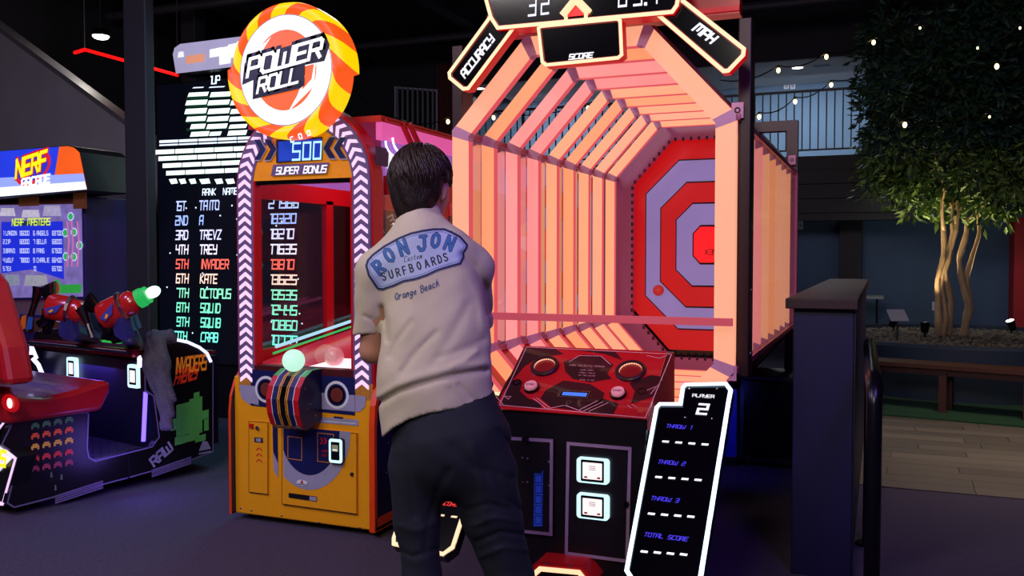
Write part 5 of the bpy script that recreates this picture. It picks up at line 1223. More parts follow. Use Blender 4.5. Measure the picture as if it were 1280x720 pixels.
MB().tube([a+d*.15-s*.05, a+d*.16-s*.12, W3(sD+.2, .95, zE-.05)], [.045, .03, .05], 'blue_gun_mount' if 0 else MATS['blue_gun_mount'], 10).build('gun_mount', iv)
c = W3(sD+.05, .42, zE-.035); MB().obox(c, al*.05, ll*.09, Z_*.006, em('green_shelf_light', '30c050', .8)).build('shelf_light', ctl)

# ------------------------------------------------------------------ purple blaster cabinet further back
YN = 5.25
def nn(cx, cy, l=0): return atY(cx/3, 160+cy/3, YN-l)
nt_ = thing('blaster_cabinet', 'tall arcade cabinet with bright blue and orange marquee and blue score screen at far left', 'arcade machine', (nn(0, 300).x-.1, YN+.4, 0))
xw0 = nn(-130, 300).x; xw1 = nn(318, 300).x
nb = MB().box(xw0, xw1, YN, YN+.7, 0, nn(100, 262).z, mat('purple_cabinet_side', '2c1c5c', .5)).build('cabinet_body', nt_, bevel=.01)
P = [nn(-130, 272, .2), nn(330, 232, .2), nn(300, 90, .2), (nn(280, 70, .2)), nn(255, 65, .2), nn(-130, 98, .2)]
mz = MB().prism(P, (0, .45, 0), 'black'); mzo = mz.build('marquee', nt_)
mb = MB()
mb.ngon([nn(-130, 268, .204), nn(195, 240, .204), nn(222, 70, .204), nn(-130, 98, .204)], em('royal_blue_marquee', '2840e8', .9, .15, 3))
mb.ngon([nn(195, 240, .205), nn(326, 230, .205), nn(298, 92, .205), nn(278, 74, .205), nn(255, 68, .205), nn(222, 70, .205)], em('orange_marquee', 'f86020', .95, .2, 4))
mb.ngon([nn(-130, 268, .206), nn(326, 230, .206), nn(318, 200, .206), nn(-130, 232, .206)], em('white_marquee_glow_print', 'e8f0ff', 1.2))
mb.ngon([nn(-60, 230, .2055), nn(320, 200, .2055), nn(312, 170, .2055), nn(-60, 190, .2055)], em('pale_marquee_print', 'a0b0ff', .9))
c = nn(122, 150, .208); mb.disc(c, X_*.19+Z_*.05, Z_*.125, em('red_logo_oval', 'e02030', .95)).disc(c-Y_*.001, X_*.165+Z_*.04, Z_*.095, em('blue_logo_oval', '3038c8', .9))
a, b = nn(60, 186, .212), nn(172, 150, .212); d = (b-a).normalized()
text(mb, 'NERF', (a+b)/2, d, (Z_+X_*.12).normalized(), .135, em('red_logo_edge', 'd01828', .9), .36, 0, 'c', (b-a).length/(.135/6*20)); text(mb, 'NERF', (a+b)/2-Y_*.003, d, (Z_+X_*.12).normalized(), .13, em('yellow_logo_letter', 'ffe820', 1.1), .23, 0, 'c', (b-a).length/(.13/6*20))
a, b = nn(80, 222, .212), nn(185, 204, .212); d = (b-a).normalized(); text(mb, 'ARCADE', (a+b)/2-Z_*.0, d, Z_, .06, 'ledwhite', .26, .1, 'c', (b-a).length/(.06/6*31))
mb.build('marquee_print', mzo)
# display
dsp = MB(); dsp.ngon([nn(-130, 640, .004), nn(312, 632, .004), nn(306, 282, .004), nn(-130, 292, .004)], em('violet_artwork', '8070b8', .75, .5, 14)); dso = dsp.build('display', nt_)
mb = MB(); bl = em('blue_score_table', '2030d8', .9, .1); pal = em('pale_table_text', 'c8d0ff', .9)
mb.ngon([nn(5, 545, .006), nn(120, 530, .006), nn(240, 568, .006), nn(236, 350, .006), nn(5, 352, .006)], bl)
mb.ngon([nn(45, 366, .008), nn(185, 366, .008), nn(180, 348, .008), nn(50, 348, .008)], em('dark_green_title', '204068', .6))
a = nn(115, 364, .01); text(mb, 'NERF MASTERS', a, X_, Z_, .05, em('yellow_green_title', 'd8f060', .9), .2, .1, 'c', .78)
for r_, y in enumerate((402, 434, 468, 503, 535)):
    for x0_, s in ((12, '%d' % (r_+1)), (22, ['LANDON', 'ZIP', 'BRAVO', 'WOLF', 'TEX'][r_]), (75, ['86000', '82000', '80600', '78800', ''][r_]), (125, '%d' % (r_+6)), (138, ['ANGELS', 'BELLA', 'FANS', 'CHARLIE', ''][r_]), (196, ['69700', '68000', '67500', '66400', '65700'][r_])):
        text(mb, s, nn(x0_, y, .008), X_, Z_, .032, pal, .2, 0, 'l', .75)
for q, hx in (((-2, 330, 60, 30), 'd8d0e8'), ((80, 335, 70, 28), 'd8d0e8'), ((160, 330, 70, 40), 'b8b0d8'), ((15, 590, 60, 40), '9098b0'), ((90, 592, 90, 40), 'a8a8b8')):
    x, y, ww, hh = q; mb.ngon([nn(x, y, .007), nn(x+ww, y, .007), nn(x+ww-6, y-hh, .007), nn(x+6, y-hh, .007)], em('display_art_'+hx, hx, .7, .3, 30))
for x, y in ((265, 332), (277, 390), (245, 393), (298, 440), (277, 483), (247, 482)): c = nn(x, y, .009); mb.disc(c, X_*.034, Z_*.034, pal).disc(c-Y_*.001, X_*.025, Z_*.025, em('green_dot', '30b060', .9))
for x in (252, 268, 290): mb.tube([nn(x, 350, .01), nn(x+6, 430, .01), nn(x, 520, .01)], .006, em('pink_track', 'd070b0', .8), 5)
mb.ngon([nn(225, 620, .01), nn(305, 618, .01), nn(305, 585, .01), nn(225, 588, .01)], em('green_badge', '30a040', .8)); c = nn(212, 602, .012); mb.ring(c, X_*.05, Z_*.07, .75, em('green_badge', '30a040', .8)).disc(c, X_*.03, Z_*.05, 'orange')
mb.build('display_print', dso)
MB().prism([nn(-130, 292, .0), nn(312, 285, .0), nn(325, 262, .0), nn(-130, 275, .0)], (0, -.06, 0), mat('brown_bezel', '5a2c18', .5)).build('bezel', nt_)
c = nn(108, 276, .07); MB().obox(c, X_*.1, Y_*.01, Z_*.035, mat('brown_badge', '7a4428', .5, emit=.1)).build('badge', nt_); c = nn(300, 268, .07); MB().obox(c, X_*.06, Y_*.01, Z_*.07, mat('brown_badge', '7a4428', .5)).build('badge', nt_)
MB().prism([nn(-130, 720, .3), nn(330, 715, .3), nn(318, 645, 0), nn(-130, 648, 0)], (0, .02, -.1), mat('orange_blue_shelf', '6a3c30', .5)).build('control_shelf', nt_)
mb = MB(); 
for k, (x, hx) in enumerate(((60, '2860b8'), (85, 'd06020'), (30, 'd08030'), (110, '2850a0'))): mb.ngon([nn(x-14, 760, .32), nn(x+10, 752, .32), nn(x+14, 700, .32), nn(x-4, 706, .32)], mat('front_art_'+hx, hx, .5, emit=.2))
MB().box(xw0, xw1, YN-.28, YN, .3, nn(100, 700, .28).z, mat('purple_cabinet_side', '2c1c5c', .5)).build('front_box', nt_)
mb.build('front_art', nt_)
# ------------------------------------------------------------------ the player seen from behind
EF = V((-math.sin(TH), math.cos(TH), 0))
def loc3(p): return np.array([p.dot(rt), p.dot(EF), p.z])
def lp(px, py, d): return loc3(atD(px, py, d))
def surfnet(fn, lo, hi, h):
    lo = np.array(lo); n = np.ceil((np.array(hi)-lo)/h).astype(int)+1
    ax = [lo[i]+h*np.arange(n[i]) for i in range(3)]
    G_ = np.stack(np.meshgrid(*ax, indexing='ij'), -1).astype(np.float32)
    v = fn(G_.reshape(-1, 3)).reshape(n)
    s = v < 0
    nc = n-1; acc = np.zeros((*nc, 3), np.float32); cnt = np.zeros(nc, np.float32)
    base = G_[:-1, :-1, :-1]
    offs_ = [(0, 0, 0), (1, 0, 0), (0, 1, 0), (1, 1, 0), (0, 0, 1), (1, 0, 1), (0, 1, 1), (1, 1, 1)]
    def sub(a, o): return a[o[0]:o[0]+nc[0], o[1]:o[1]+nc[1], o[2]:o[2]+nc[2]]
    for a in range(8):
        for b in range(a+1, 8):
            if sum(abs(offs_[a][k]-offs_[b][k]) for k in range(3)) != 1: continue
            va, vb = sub(v, offs_[a]), sub(v, offs_[b]); m = (va < 0) != (vb < 0)
            t = np.where(m, va/np.where(m, va-vb, 1), 0)
            for k in range(3):
                acc[..., k] += np.where(m, (offs_[a][k]+t*(offs_[b][k]-offs_[a][k])), 0)
            cnt += m
    act = cnt > 0; idx = -np.ones(nc, np.int64); idx[act] = np.arange(act.sum())
    verts = base[act]+acc[act]/cnt[act][:, None]*h
    F_ = []
    for k in range(3):
        o = [0, 0, 0]; o[k] = 1
        sl = tuple(slice(0, n[i]-o[i]) for i in range(3)); sl2 = tuple(slice(o[i], n[i]) for i in range(3))
        m = s[sl] != s[sl2]; ii = np.argwhere(m)
        k1, k2 = (k+1) % 3, (k+2) % 3
        ok = (ii[:, k1] > 0) & (ii[:, k2] > 0) & (ii[:, k1] < n[k1]-1) & (ii[:, k2] < n[k2]-1); ii = ii[ok]
        e1 = np.zeros(3, int); e1[k1] = 1; e2 = np.zeros(3, int); e2[k2] = 1
        q = np.stack([idx[tuple((ii-e1-e2).T)], idx[tuple((ii-e2).T)], idx[tuple(ii.T)], idx[tuple((ii-e1).T)]], 1)
        fl_ = ~s[tuple(ii.T)]; q[fl_] = q[fl_][:, ::-1]; F_.append(q)
    return verts, np.concatenate(F_)
def rc(P, a, b, ra, rb, kf=1.0):
    S = np.array([1, kf, 1], np.float32); a = np.asarray(a, np.float32)*S; b = np.asarray(b, np.float32)*S; P = P*S
    ba = b-a; t = np.clip(((P-a)@ba)/max(1e-9, ba@ba), 0, 1)
    return np.linalg.norm(P-a-t[:, None]*ba, axis=1)-(ra+t*(rb-ra))
def el(P, c, r, ax=None):
    q = P-np.asarray(c, np.float32)
    if ax is not None: q = q@np.asarray(ax, np.float32).T
    r = np.asarray(r, np.float32); k0 = np.linalg.norm(q/r, axis=1); k1 = np.linalg.norm(q/(r*r), axis=1)
    return k0*(k0-1)/np.maximum(k1, 1e-6)
def smin(a, b, k):
    h = np.clip(.5+.5*(b-a)/k, 0, 1); return b*(1-h)+a*h-k*h*(1-h)
def chain(P, pts, kf=1.0, k=.02):
    d = None
    for (a, ra), (b, rb) in zip(pts, pts[1:]):
        e = rc(P, a, b, ra, rb, kf); d = e if d is None else smin(d, e, k)
    return d
def to_obj(name, verts, faces, m, parent, smooth=True):
    me = bpy.data.meshes.new(name); w_ = np.outer(verts[:, 0], np.array(rt))+np.outer(verts[:, 1], np.array(EF)); w_[:, 2] = verts[:, 2]
    off = np.array(wloc(parent)); me.from_pydata((w_-off).tolist(), [], faces.tolist()); me.materials.append(M[m] if isinstance(m, str) else m)
    me.polygons.foreach_set('use_smooth', [True]*len(me.polygons)); me.update()
    o = bpy.data.objects.new(name, me); C.objects.link(o); o.parent = parent; return o

# ------------------------------------------------------------------ jacket hung over the near pedestal corner
jd = 5.28
jk = thing('hanging_jacket', 'dark grey fuzzy jacket hanging over the right corner of the gun pedestal', 'jacket', atD(198, 480, jd))
def jp(x, y, dd=0): return lp(x, y, jd+dd)
def jacket(P):
    d = chain(P, [(jp(192, 424), .05), (jp(212, 421, .06), .045)], 1.2, .03)
    d = smin(d, chain(P, [(jp(194, 430, -.02), .062), (jp(195, 455, -.03), .078), (jp(200, 480, -.03), .06)], 1.6, .03), .04)
    d = smin(d, chain(P, [(jp(203, 470, -.04), .05), (jp(207, 500, -.04), .048), (jp(209, 532, -.04), .036)], 1.5, .03), .03)
    return d-.006*np.sin(P[:, 0]*90+P[:, 2]*25)*np.sin(P[:, 2]*30+P[:, 0]*20)-.004*np.sin(P[:, 0]*170+P[:, 2]*60)
v_, f_ = surfnet(jacket, jp(198, 470)-np.array([.3, .3, .42]), jp(198, 470)+np.array([.3, .4, .42]), .010)
to_obj('jacket_cloth', v_, f_, mat('dark_grey_fleece', '56525c', .95, var=.4, scale=25, bump=1, bscale=120), jk)
pr_ = thing('person', 'young man seen from behind in beige printed t-shirt and dark trousers, playing at the machines', 'person', atD(545, 720, 2.6).xy.to_3d())
D0 = 2.6
# --- head frame: looks forward, turned a little to the right and down
hc = lp(528, 233, 2.70); yaw = math.radians(24); pit = math.radians(-12)
fx = np.array([math.sin(yaw)*math.cos(pit), math.cos(yaw)*math.cos(pit), math.sin(pit)]); sx = np.array([math.cos(yaw), -math.sin(yaw), 0]); ux = np.cross(sx, fx)
HA = np.stack([sx, fx, ux])   # rows: side, front, up
def hp3(a, b, c): return hc+sx*a+fx*b+ux*c
neck0 = lp(527, 298, 2.70)
shL, shR = lp(472, 340, 2.62), lp(590, 336, 2.68)
elL, elR = lp(466, 438, 2.66), lp(597, 420, 2.86)
wrL, wrR = lp(522, 452, 2.90), lp(570, 450, 3.03)
ankL, ankR = lp(528, 878, 2.6), lp(655, 872, 2.66)
kneL, kneR = lp(528, 716, 2.60), lp(634, 712, 2.66)
def hand(P, w_, dirv, side, k):
    dirv = dirv/np.linalg.norm(dirv); up3 = np.array([0, 0, 1.]); sd_ = np.cross(dirv, up3); sd_ /= np.linalg.norm(sd_); up3 = np.cross(sd_, dirv)
    palm = w_+dirv*.05; d = el(P, palm, (.042, .05, .018), np.stack([sd_, dirv, up3]))
    for j, (o, L_) in enumerate(((-.030, .068), (-.010, .078), (.011, .073), (.031, .058))):
        a = w_+dirv*.085+sd_*o; b = a+dirv*L_*.45-up3*.008+sd_*o*.15; c = b+dirv*L_*.32-up3*.022; e = c+dirv*L_*.15-up3*.02
        d = smin(d, chain(P, [(a, .0095), (b, .0088), (c, .008), (e, .007)], 1, .006), .008)
    a = w_+dirv*.03+sd_*side*.03; b = a+dirv*.03+sd_*side*.03-up3*.01; c = b+dirv*.03+sd_*side*.008-up3*.008
    return smin(d, chain(P, [(a, .013), (b, .0105), (c, .009)], 1, .006), .012)
def body(P):
    d = el(P, hp3(0, -.008, .012), (.073, .092, .098), HA)
    d = smin(d, el(P, hp3(0, .035, -.045), (.055, .055, .062), HA), .04)
    d = smin(d, rc(P, hp3(0, .045, -.09), hp3(0, .06, -.085), .025, .02), .03)          # chin
    d = smin(d, rc(P, hp3(0, .088, .01), hp3(0, .105, -.025), .009, .012), .014)        # nose
    for s in (-1, 1):
        d = smin(d, rc(P, hp3(.02*s, .082, .028), hp3(.045*s, .07, .026), .010, .009), .012)   # brow
        d = smin(d, rc(P, hp3(.03*s, .074, -.012), hp3(.042*s, .062, -.02), .014, .012), .02)  # cheek
        d = smin(d, el(P, hp3(.076*s, .0, -.014), (.011, .02, .033), HA), .008)           # ear
    d = smin(d, rc(P, hp3(-.018, .086, -.052), hp3(.018, .086, -.052), .007, .007), .008)  # lips
    d = smin(d, rc(P, hp3(-.015, .083, -.061), hp3(.015, .083, -.061), .007, .007), .008)
    d = np.maximum(d, -(rc(P, hp3(-.02, .094, -.0565), hp3(.02, .094, -.0565), .002, .002)))
    d = smin(d, rc(P, hp3(0, -.012, -.05), neck0, .052, .052), .03)
    d = smin(d, chain(P, [(neck0, .05), (shL, .045)], 1, .03), .04); d = smin(d, chain(P, [(neck0, .05), (shR, .045)], 1, .03), .04)
    d = smin(d, chain(P, [(lp(532, 345, D0+.02), .125), (lp(545, 430, D0), .125), (lp(545, 490, D0), .125), (lp(556, 560, D0-.02), .13)], 1.6, .03), .05)
    for sh, el_, wr, sd_ in ((shL, elL, wrL, 1), (shR, elR, wrR, -1)):
        d = smin(d, chain(P, [(sh, .05), (sh*.4+el_*.6, .042), (el_, .037), (el_*.6+wr*.4, .036), (wr, .026)], 1, .012), .03)
        d = smin(d, hand(P, wr, wr-el_, sd_, 0), .02)
    for hip, kn, an in ((lp(524, 575, D0), kneL, ankL), (lp(596, 580, D0), kneR, ankR)):
        d = smin(d, chain(P, [(hip, .062), (kn, .034), (kn*.6+an*.4, .033), (an, .03)], 1, .02), .03)
        toe = an+np.array([.02, .14, -.045]); d = smin(d, rc(P, an+np.array([0, -.03, -.03]), toe, .036, .03), .02)
    return d
v_, f_ = surfnet(body, (hc[0]-.36, hc[1]-.28, -.03), (hc[0]+.40, hc[1]+.62, 1.72), .0065)
bd = to_obj('body', v_, f_, 'skin', pr_)
# eyes, eyebrows (out of view but part of the face)
def HW(a, b, c): q = hp3(a, b, c); return rt*q[0]+EF*q[1]+Z_*q[2]
for s in (-1, 1):
    c = HW(.03*s, .076, .006); MB().ell(c, rt*.012, EF*.012, Z_*.012, 'white', 12, 8).ell(HW(.032*s, .086, .006), rt*.005, EF*.003, Z_*.005, 'black', 8, 6).build('eye', bd, True)
    MB().tube([HW(.016*s, .094, .034), HW(.034*s, .088, .038), HW(.05*s, .076, .032)], [.003, .004, .002], 'hair' if 'hair' in M else 'black', 6).build('eyebrow', bd)
# --- t-shirt
sN = [np.array(x) for x in ()]
hemL, hemR = lp(478, 547, 2.52), lp(622, 506, 2.52); hs = (hemR[2]-hemL[2])/(hemR[0]-hemL[0])
folds = [([(474, 503), (497, 490), (520, 482), (560, 471), (606, 463)], -.010, .010), ([(474, 497), (497, 483), (520, 474), (560, 463), (606, 455)], .007, .014),
         ([(502, 466), (514, 448), (530, 430), (545, 416)], -.006, .009), ([(487, 446), (496, 425), (514, 402)], -.005, .008),
         ([(578, 318), (594, 334), (606, 356), (612, 392)], -.007, .009), ([(572, 330), (588, 346), (600, 372), (604, 410)], .004, .012), ([(574, 482), (588, 497), (606, 508)], -.005, .007), ([(562, 486), (574, 500), (584, 512)], -.003, .006),
         ([(548, 448), (575, 438), (604, 425)], -.004, .010), ([(477, 385), (482, 400), (484, 425)], -.008, .008), ([(520, 372), (512, 400), (498, 440)], .003, .02), ([(585, 380), (565, 420), (540, 455)], -.004, .014), ([(455, 395), (468, 402), (478, 398)], -.003, .006), ([(596, 440), (580, 452), (565, 458)], .005, .008)]
FL = [([lp(x, y, 2.5) for x, y in pts], a, wd) for pts, a, wd in folds]
def foldf(P):
    out = np.zeros(len(P), np.float32)
    # project to the picture-parallel plane of the back (perspective about the lens centre removed by scaling to depth 2.5)
    Q = P.copy(); Q[:, 0] = P[:, 0]*2.5/P[:, 1]; Q[:, 2] = H+(P[:, 2]-H)*2.5/P[:, 1]
    for pts, a, wd in FL:
        m = np.full(len(P), 9., np.float32)
        for p, q in zip(pts, pts[1:]):
            ba = np.array([q[0]-p[0], q[2]-p[2]]); d = np.stack([Q[:, 0]-p[0], Q[:, 2]-p[2]], 1); t = np.clip((d@ba)/(ba@ba), 0, 1)
            m = np.minimum(m, np.linalg.norm(d-t[:, None]*ba, axis=1))
        out += 1.3*a*np.exp(-(m/wd)**2)
    return out
HP = [lp(x, y, 2.5) for x, y in ((470, 556), (480, 546), (492, 535), (512, 523), (535, 515), (560, 510), (590, 507), (625, 505))]
def hemz(r): return np.interp(r, [p[0] for p in HP], [p[2] for p in HP])
nkA, nkB = lp(529, 276, 2.71), lp(532, 235, 2.76)
def shirt(P):
    t_ = chain(P, [(lp(537, 342, D0+.03), .146), (lp(545, 425, D0), .152), (lp(542, 478, D0-.02), .156), (lp(552, 548, D0-.02), .168)], 1.45, .03)
    t_ = smin(t_, rc(P, lp(521, 304, 2.64), shL, .075, .060), .05); t_ = smin(t_, rc(P, lp(530, 302, 2.65), shR, .078, .062), .05)
    t_ = smin(t_, rc(P, lp(527, 268, 2.68), lp(525, 310, 2.64), .060, .09), .03)
    sl = rc(P, shL, lp(459, 440, 2.66), .060, .044); cutz = lp(460, 418, 2.6)[2]; sl = np.maximum(sl, (cutz-P[:, 2])+.05*(P[:, 0]-shL[0]))
    sr = rc(P, shR, elR, .062, .052); nr = (elR-shR)/np.linalg.norm(elR-shR); sr = np.maximum(sr, (P-(shR+(elR-shR)*.82).astype(np.float32))@nr.astype(np.float32))
    d = smin(smin(t_, sl, .02), sr, .03)
    w1 = .004*np.sin(P[:, 0]*31+P[:, 2]*17+1)*np.sin(P[:, 2]*23-P[:, 0]*9)+.0015*np.sin(P[:, 0]*70-P[:, 2]*35)*np.sin(P[:, 2]*40+P[:, 1]*20)
    d = d-foldf(P)-w1*.8
    d = np.maximum(d, hemz(P[:, 0])-P[:, 2])
    d = np.maximum(d, -(rc(P, nkA, nkB, .054, .075)))
    # hollow below the hem so the cloth has an edge
    return d
M['shirt'] = mat('beige_cotton', 'c2b4a0', .9, var=.04, scale=40, bump=.15, bscale=500, spec=.15)
v_, f_ = surfnet(shirt, (hc[0]-.30, hc[1]-.30, .72), (hc[0]+.33, hc[1]+.36, 1.60), .0055)
hz_ = hemz(v_[:, 0]); mk = v_[:, 2] < hz_+.0045; v_[mk, 2] = hz_[mk]
sh = to_obj('t_shirt', v_, f_, 'shirt', pr_)
# hem and collar stitching
M['stitch'] = mat('shirt_stitch', 'b09c82', .9)
# --- trousers
pf = [([(505, 560), (512, 600), (516, 650)], -.003, .008), ([(590, 560), (600, 600), (606, 650)], .004, .012), ([(560, 590), (550, 605), (546, 615)], -.006, .01), ([(585, 640), (610, 632), (640, 640)], -.004, .006), ([(590, 660), (620, 650), (648, 655)], .004, .007), ([(596, 680), (625, 668), (655, 672)], -.005, .006), ([(600, 700), (630, 688), (660, 692)], .004, .007),
      ([(492, 690), (515, 700), (545, 690)], -.004, .006), ([(495, 660), (520, 668), (545, 655)], .003, .008), ([(622, 540), (634, 552), (644, 572)], -.006, .006), ([(545, 620), (535, 650), (530, 690)], -.003, .008), ([(565, 560), (590, 585), (640, 600)], -.003, .012), ([(620, 600), (630, 625), (650, 640)], -.005, .007)]
FL_sh = FL
def trousers(P):
    global FL
    d = rc(P, lp(556, 515, D0-.01), lp(564, 550, D0-.02), .152, .172, 1.3)
    d = smin(d, chain(P, [(lp(521, 585, D0-.02), .082), (lp(521, 650, D0-.01), .064), (lp(528, 722, D0-.01), .053), (lp(528, 800, D0), .056), (lp(529, 866, D0), .05)], 1, .02), .03)
    d = smin(d, chain(P, [(lp(604, 590, D0-.02), .098), (lp(614, 642, D0), .086), (lp(638, 722, D0+.02), .066), (lp(650, 800, D0+.05), .06), (lp(656, 862, D0+.06), .052)], 1, .02), .03)
    FL = [([lp(x, y, 2.5) for x, y in pts], a, wd) for pts, a, wd in pf]
    d = d-foldf(P)-.0015*np.sin(P[:, 0]*50+P[:, 2]*23)*np.sin(P[:, 2]*47)
    hz = hemL[2]+hs*(P[:, 0]-hemL[0])+.035; return np.maximum(d, P[:, 2]-hz)
M['pants'] = mat('dark_navy_trousers', '23252f', .8, var=.08, scale=20, bump=.12, bscale=600, spec=.2)
v_, f_ = surfnet(trousers, (hc[0]-.22, hc[1]-.34, .06), (hc[0]+.42, hc[1]+.22, 1.02), .0065)
tr2 = to_obj('trousers', v_, f_, 'pants', pr_)
pk = [atD(x, y, 2.44) for x, y in ((624, 512), (632, 530), (642, 548), (646, 570))]
# shoes
for an in (ankL, ankR):
    def shoe(P, an=an):
        d = chain(P, [(np.array([an[0], an[1]-.04, .055]), .045), (np.array([an[0]+.015, an[1]+.08, .045]), .043), (np.array([an[0]+.03, an[1]+.17, .04]), .036)], 1, .02)
        d = smin(d, rc(P, np.array([an[0], an[1]-.01, .06]), np.array([an[0], an[1], .10]), .042, .044), .02); return np.maximum(np.maximum(d, .004-P[:, 2]), P[:, 2]-.115)
    v_, f_ = surfnet(shoe, (an[0]-.08, an[1]-.12, -.01), (an[0]+.12, an[1]+.26, .14), .007)
    to_obj('shoe', v_, f_, mat('dark_shoe_leather', '1a1a20', .5), pr_)
# --- hair
M['hair'] = mat('dark_brown_hair', '1e1210', .5, var=.4, scale=60, stretch=(3, 3, .5), bump=.5, bscale=90, spec=.35)
M['hair2'] = mat('brown_hair_lock', '2c1a15', .45, var=.3, scale=80, spec=.4)
HC = hp3(0, -.012, .016)
def hairf(P):
    d = el(P, HC, (.091, .110, .106), HA)
    d = smin(d, el(P, hp3(0, -.048, -.052), (.060, .05, .078), HA), .03)
    q = (P-hc.astype(np.float32)); a, b, c = q@sx, q@fx, q@ux
    face = np.minimum(b-.048-.3*np.maximum(c-.03, 0), .075-c)              # open over the face
    d = np.maximum(d, np.minimum(b-.05, .062-c)); d = np.maximum(d, np.minimum(np.minimum(b+.02, .012-c), np.abs(a)*2-.0))
    d = np.maximum(d, -c-.118-.004*np.sin(a*140)-.1*np.abs(a))
    d -= .0035*np.sin(a*130+c*30+3*np.sin(b*40))*np.sin(b*90+c*20)
    return d
v_, f_ = surfnet(hairf, hc-np.array([.15, .16, .15]), hc+np.array([.15, .16, .15]), .005)
ha = to_obj('hair', v_, f_, 'hair', pr_)
rng = random.Random(9); mb = MB()
crown = hp3(.0, -.05, .1)
for k in range(900):
    ph = rng.random()*6.283; th = math.acos(1-rng.random()*1.5)
    path = []; ok = True
    for s in range(5):
        t2 = th+s*.13; rr = 1.0+.012*math.sin(s)+(.035 if s == 4 else .01)*rng.random()
        a = .092*math.sin(t2)*math.cos(ph+s*.05); b = .111*math.sin(t2)*math.sin(ph+s*.05); c = .108*math.cos(t2)
        if (b > .045 and c < .045) or (c < .0 and b > -.025) or c < -.06: ok = False; break
        if c < -.02: a *= .97; b *= .98
        q = HC+(sx*a+fx*b+ux*c)*rr; path.append(rt*q[0]+EF*q[1]+Z_*q[2])
    if ok: mb.tube(path, [.0022, .0034, .003, .002, .0006], 'hair2' if k % 3 else 'hair', 4)
o = mb.build('hair_locks', ha, True); o['kind'] = 'stuff'
# --- back print of the shirt, laid on the cloth
me = sh.data; off = np.array(wloc(pr_)); vv = [V(v.co)+V(off) for v in me.vertices]
bvh = BVHTree.FromPolygons(vv, [tuple(p.vertices) for p in me.polygons])
def c6(x, y): return (430+x/4.8, 270+y/4.8)
badge = [(128, 300), (140, 262), (172, 228), (240, 178), (330, 128), (400, 100), (470, 84), (540, 74), (600, 74), (645, 92), (700, 122), (743, 172), (740, 195), (722, 222), (722, 250), (700, 292), (640, 308), (560, 333), (500, 362), (430, 385), (360, 398), (300, 425), (235, 446), (200, 442), (175, 405), (145, 360)]
badge = np.array([c6(*p) for p in badge])
def inpoly(x, y, poly):
    c = np.zeros(x.shape, bool); n = len(poly); j = n-1
    for i in range(n):
        xi, yi = poly[i]; xj, yj = poly[j]; m = ((yi > y) != (yj > y)) & (x < (xj-xi)*(y-yi)/((yj-yi) or 1e-9)+xi); c ^= m; j = i
    return c
def distseg(x, y, segs):
    m = np.full(x.shape, 99.)
    for (x0_, y0_), (x1_, y1_) in segs:
        dx, dy = x1_-x0_, y1_-y0_; t = np.clip(((x-x0_)*dx+(y-y0_)*dy)/max(1e-9, dx*dx+dy*dy), 0, 1); m = np.minimum(m, np.hypot(x-x0_-t*dx, y-y0_-t*dy))
    return m
ST = .42
gx, gy = np.meshgrid(np.arange(452, 590, ST), np.arange(282, 380, ST), indexing='ij')
bseg = [(badge[i], badge[(i+1) % len(badge)]) for i in range(len(badge))]
ins = inpoly(gx, gy, badge); db = distseg(gx, gy, bseg)
col = np.zeros((*gx.shape, 3)); alpha = ins.copy()
col[:] = lin('aab4d4'); 
def paint(mask, c): col[mask] = lin(c)
paint(ins & (db < 3.0), '262c50'); paint(ins & (db > 4.3) & (db < 5.1), '4a5c9c')
def glyph_px(ch, cx, cy, h, ang, wr=.62, sl=0):
    segs = []; k = h/6; ca, sa = math.cos(math.radians(ang)), math.sin(math.radians(ang))
    for st in G.get(ch, []):
        for a, b in zip(st, st[1:]):
            q = []
            for (x, y) in (a, b):
                pass
            (x0_, y0_), (x1_, y1_) = a, b
            def tr(x, y):
                X, Y = (x-2)*k*wr*1.5+sl*(y-3)*k, (y-3)*k
                return (cx+X*ca-Y*sa, cy-(X*sa+Y*ca))
            segs.append((tr(x0_, y0_), tr(x1_, y1_)))
    return segs
# round hand-drawn looking forms for the print
G2 = {'S': [[(3.6,5.2),(2.4,6),(1,5.8),(.4,4.8),(1,3.6),(3,2.6),(3.6,1.4),(2.8,.2),(1.2,0),(.2,.8)]], 'U': [[(.3,6),(.3,1.5),(1.2,.1),(2.8,.1),(3.6,1.5),(3.6,6)]], 'R': [[(.3,0),(.3,6),(2.6,6),(3.5,5),(3.3,3.6),(2,3),(.3,3)],[(1.8,3),(3.6,0)]],
'F': [[(3.4,6),(.4,6),(.4,0)],[(.4,3.1),(2.8,3.1)]], 'B': [[(.3,0),(.3,6),(2.4,6),(3.2,5.2),(2.9,3.6),(1.8,3.1),(.3,3.1)],[(1.8,3.1),(3.4,2.4),(3.5,1),(2.4,0),(.3,0)]],
'O': [[(2,6),(.7,5),(.3,3),(.7,1),(2,0),(3.3,1),(3.7,3),(3.3,5),(2,6)]], 'A': [[(.1,0),(2,6),(3.9,0)],[(.8,2),(3.2,2)]], 'D': [[(.3,0),(.3,6),(2,6),(3.4,4.6),(3.6,2.6),(2.8,.6),(.3,0)]],
'N': [[(.3,0),(.4,6),(3.5,0),(3.6,6)]], 'J': [[(1.2,6),(3.8,6)],[(3,6),(3,1.6),(2.2,.2),(1,.2),(.2,1.6)]], 'C': [[(3.4,5),(2.6,6),(1,5.4),(.3,3),(.8,.8),(2.2,0),(3.6,.8)]]}
def put(ch, x, y, h, ang, th, c, wr=.62, sl=0, edge=None, eth=0, table=None):
    sv = G.get(ch); 
    if table and ch in table: G[ch] = table[ch]
    s = glyph_px(ch, x, y, h, ang, wr, sl); 
    if sv is not None: G[ch] = sv
    d = distseg(gx, gy, s)
    if edge: paint(ins & (d < th+eth), edge)
    return d, th, c
jobs = []
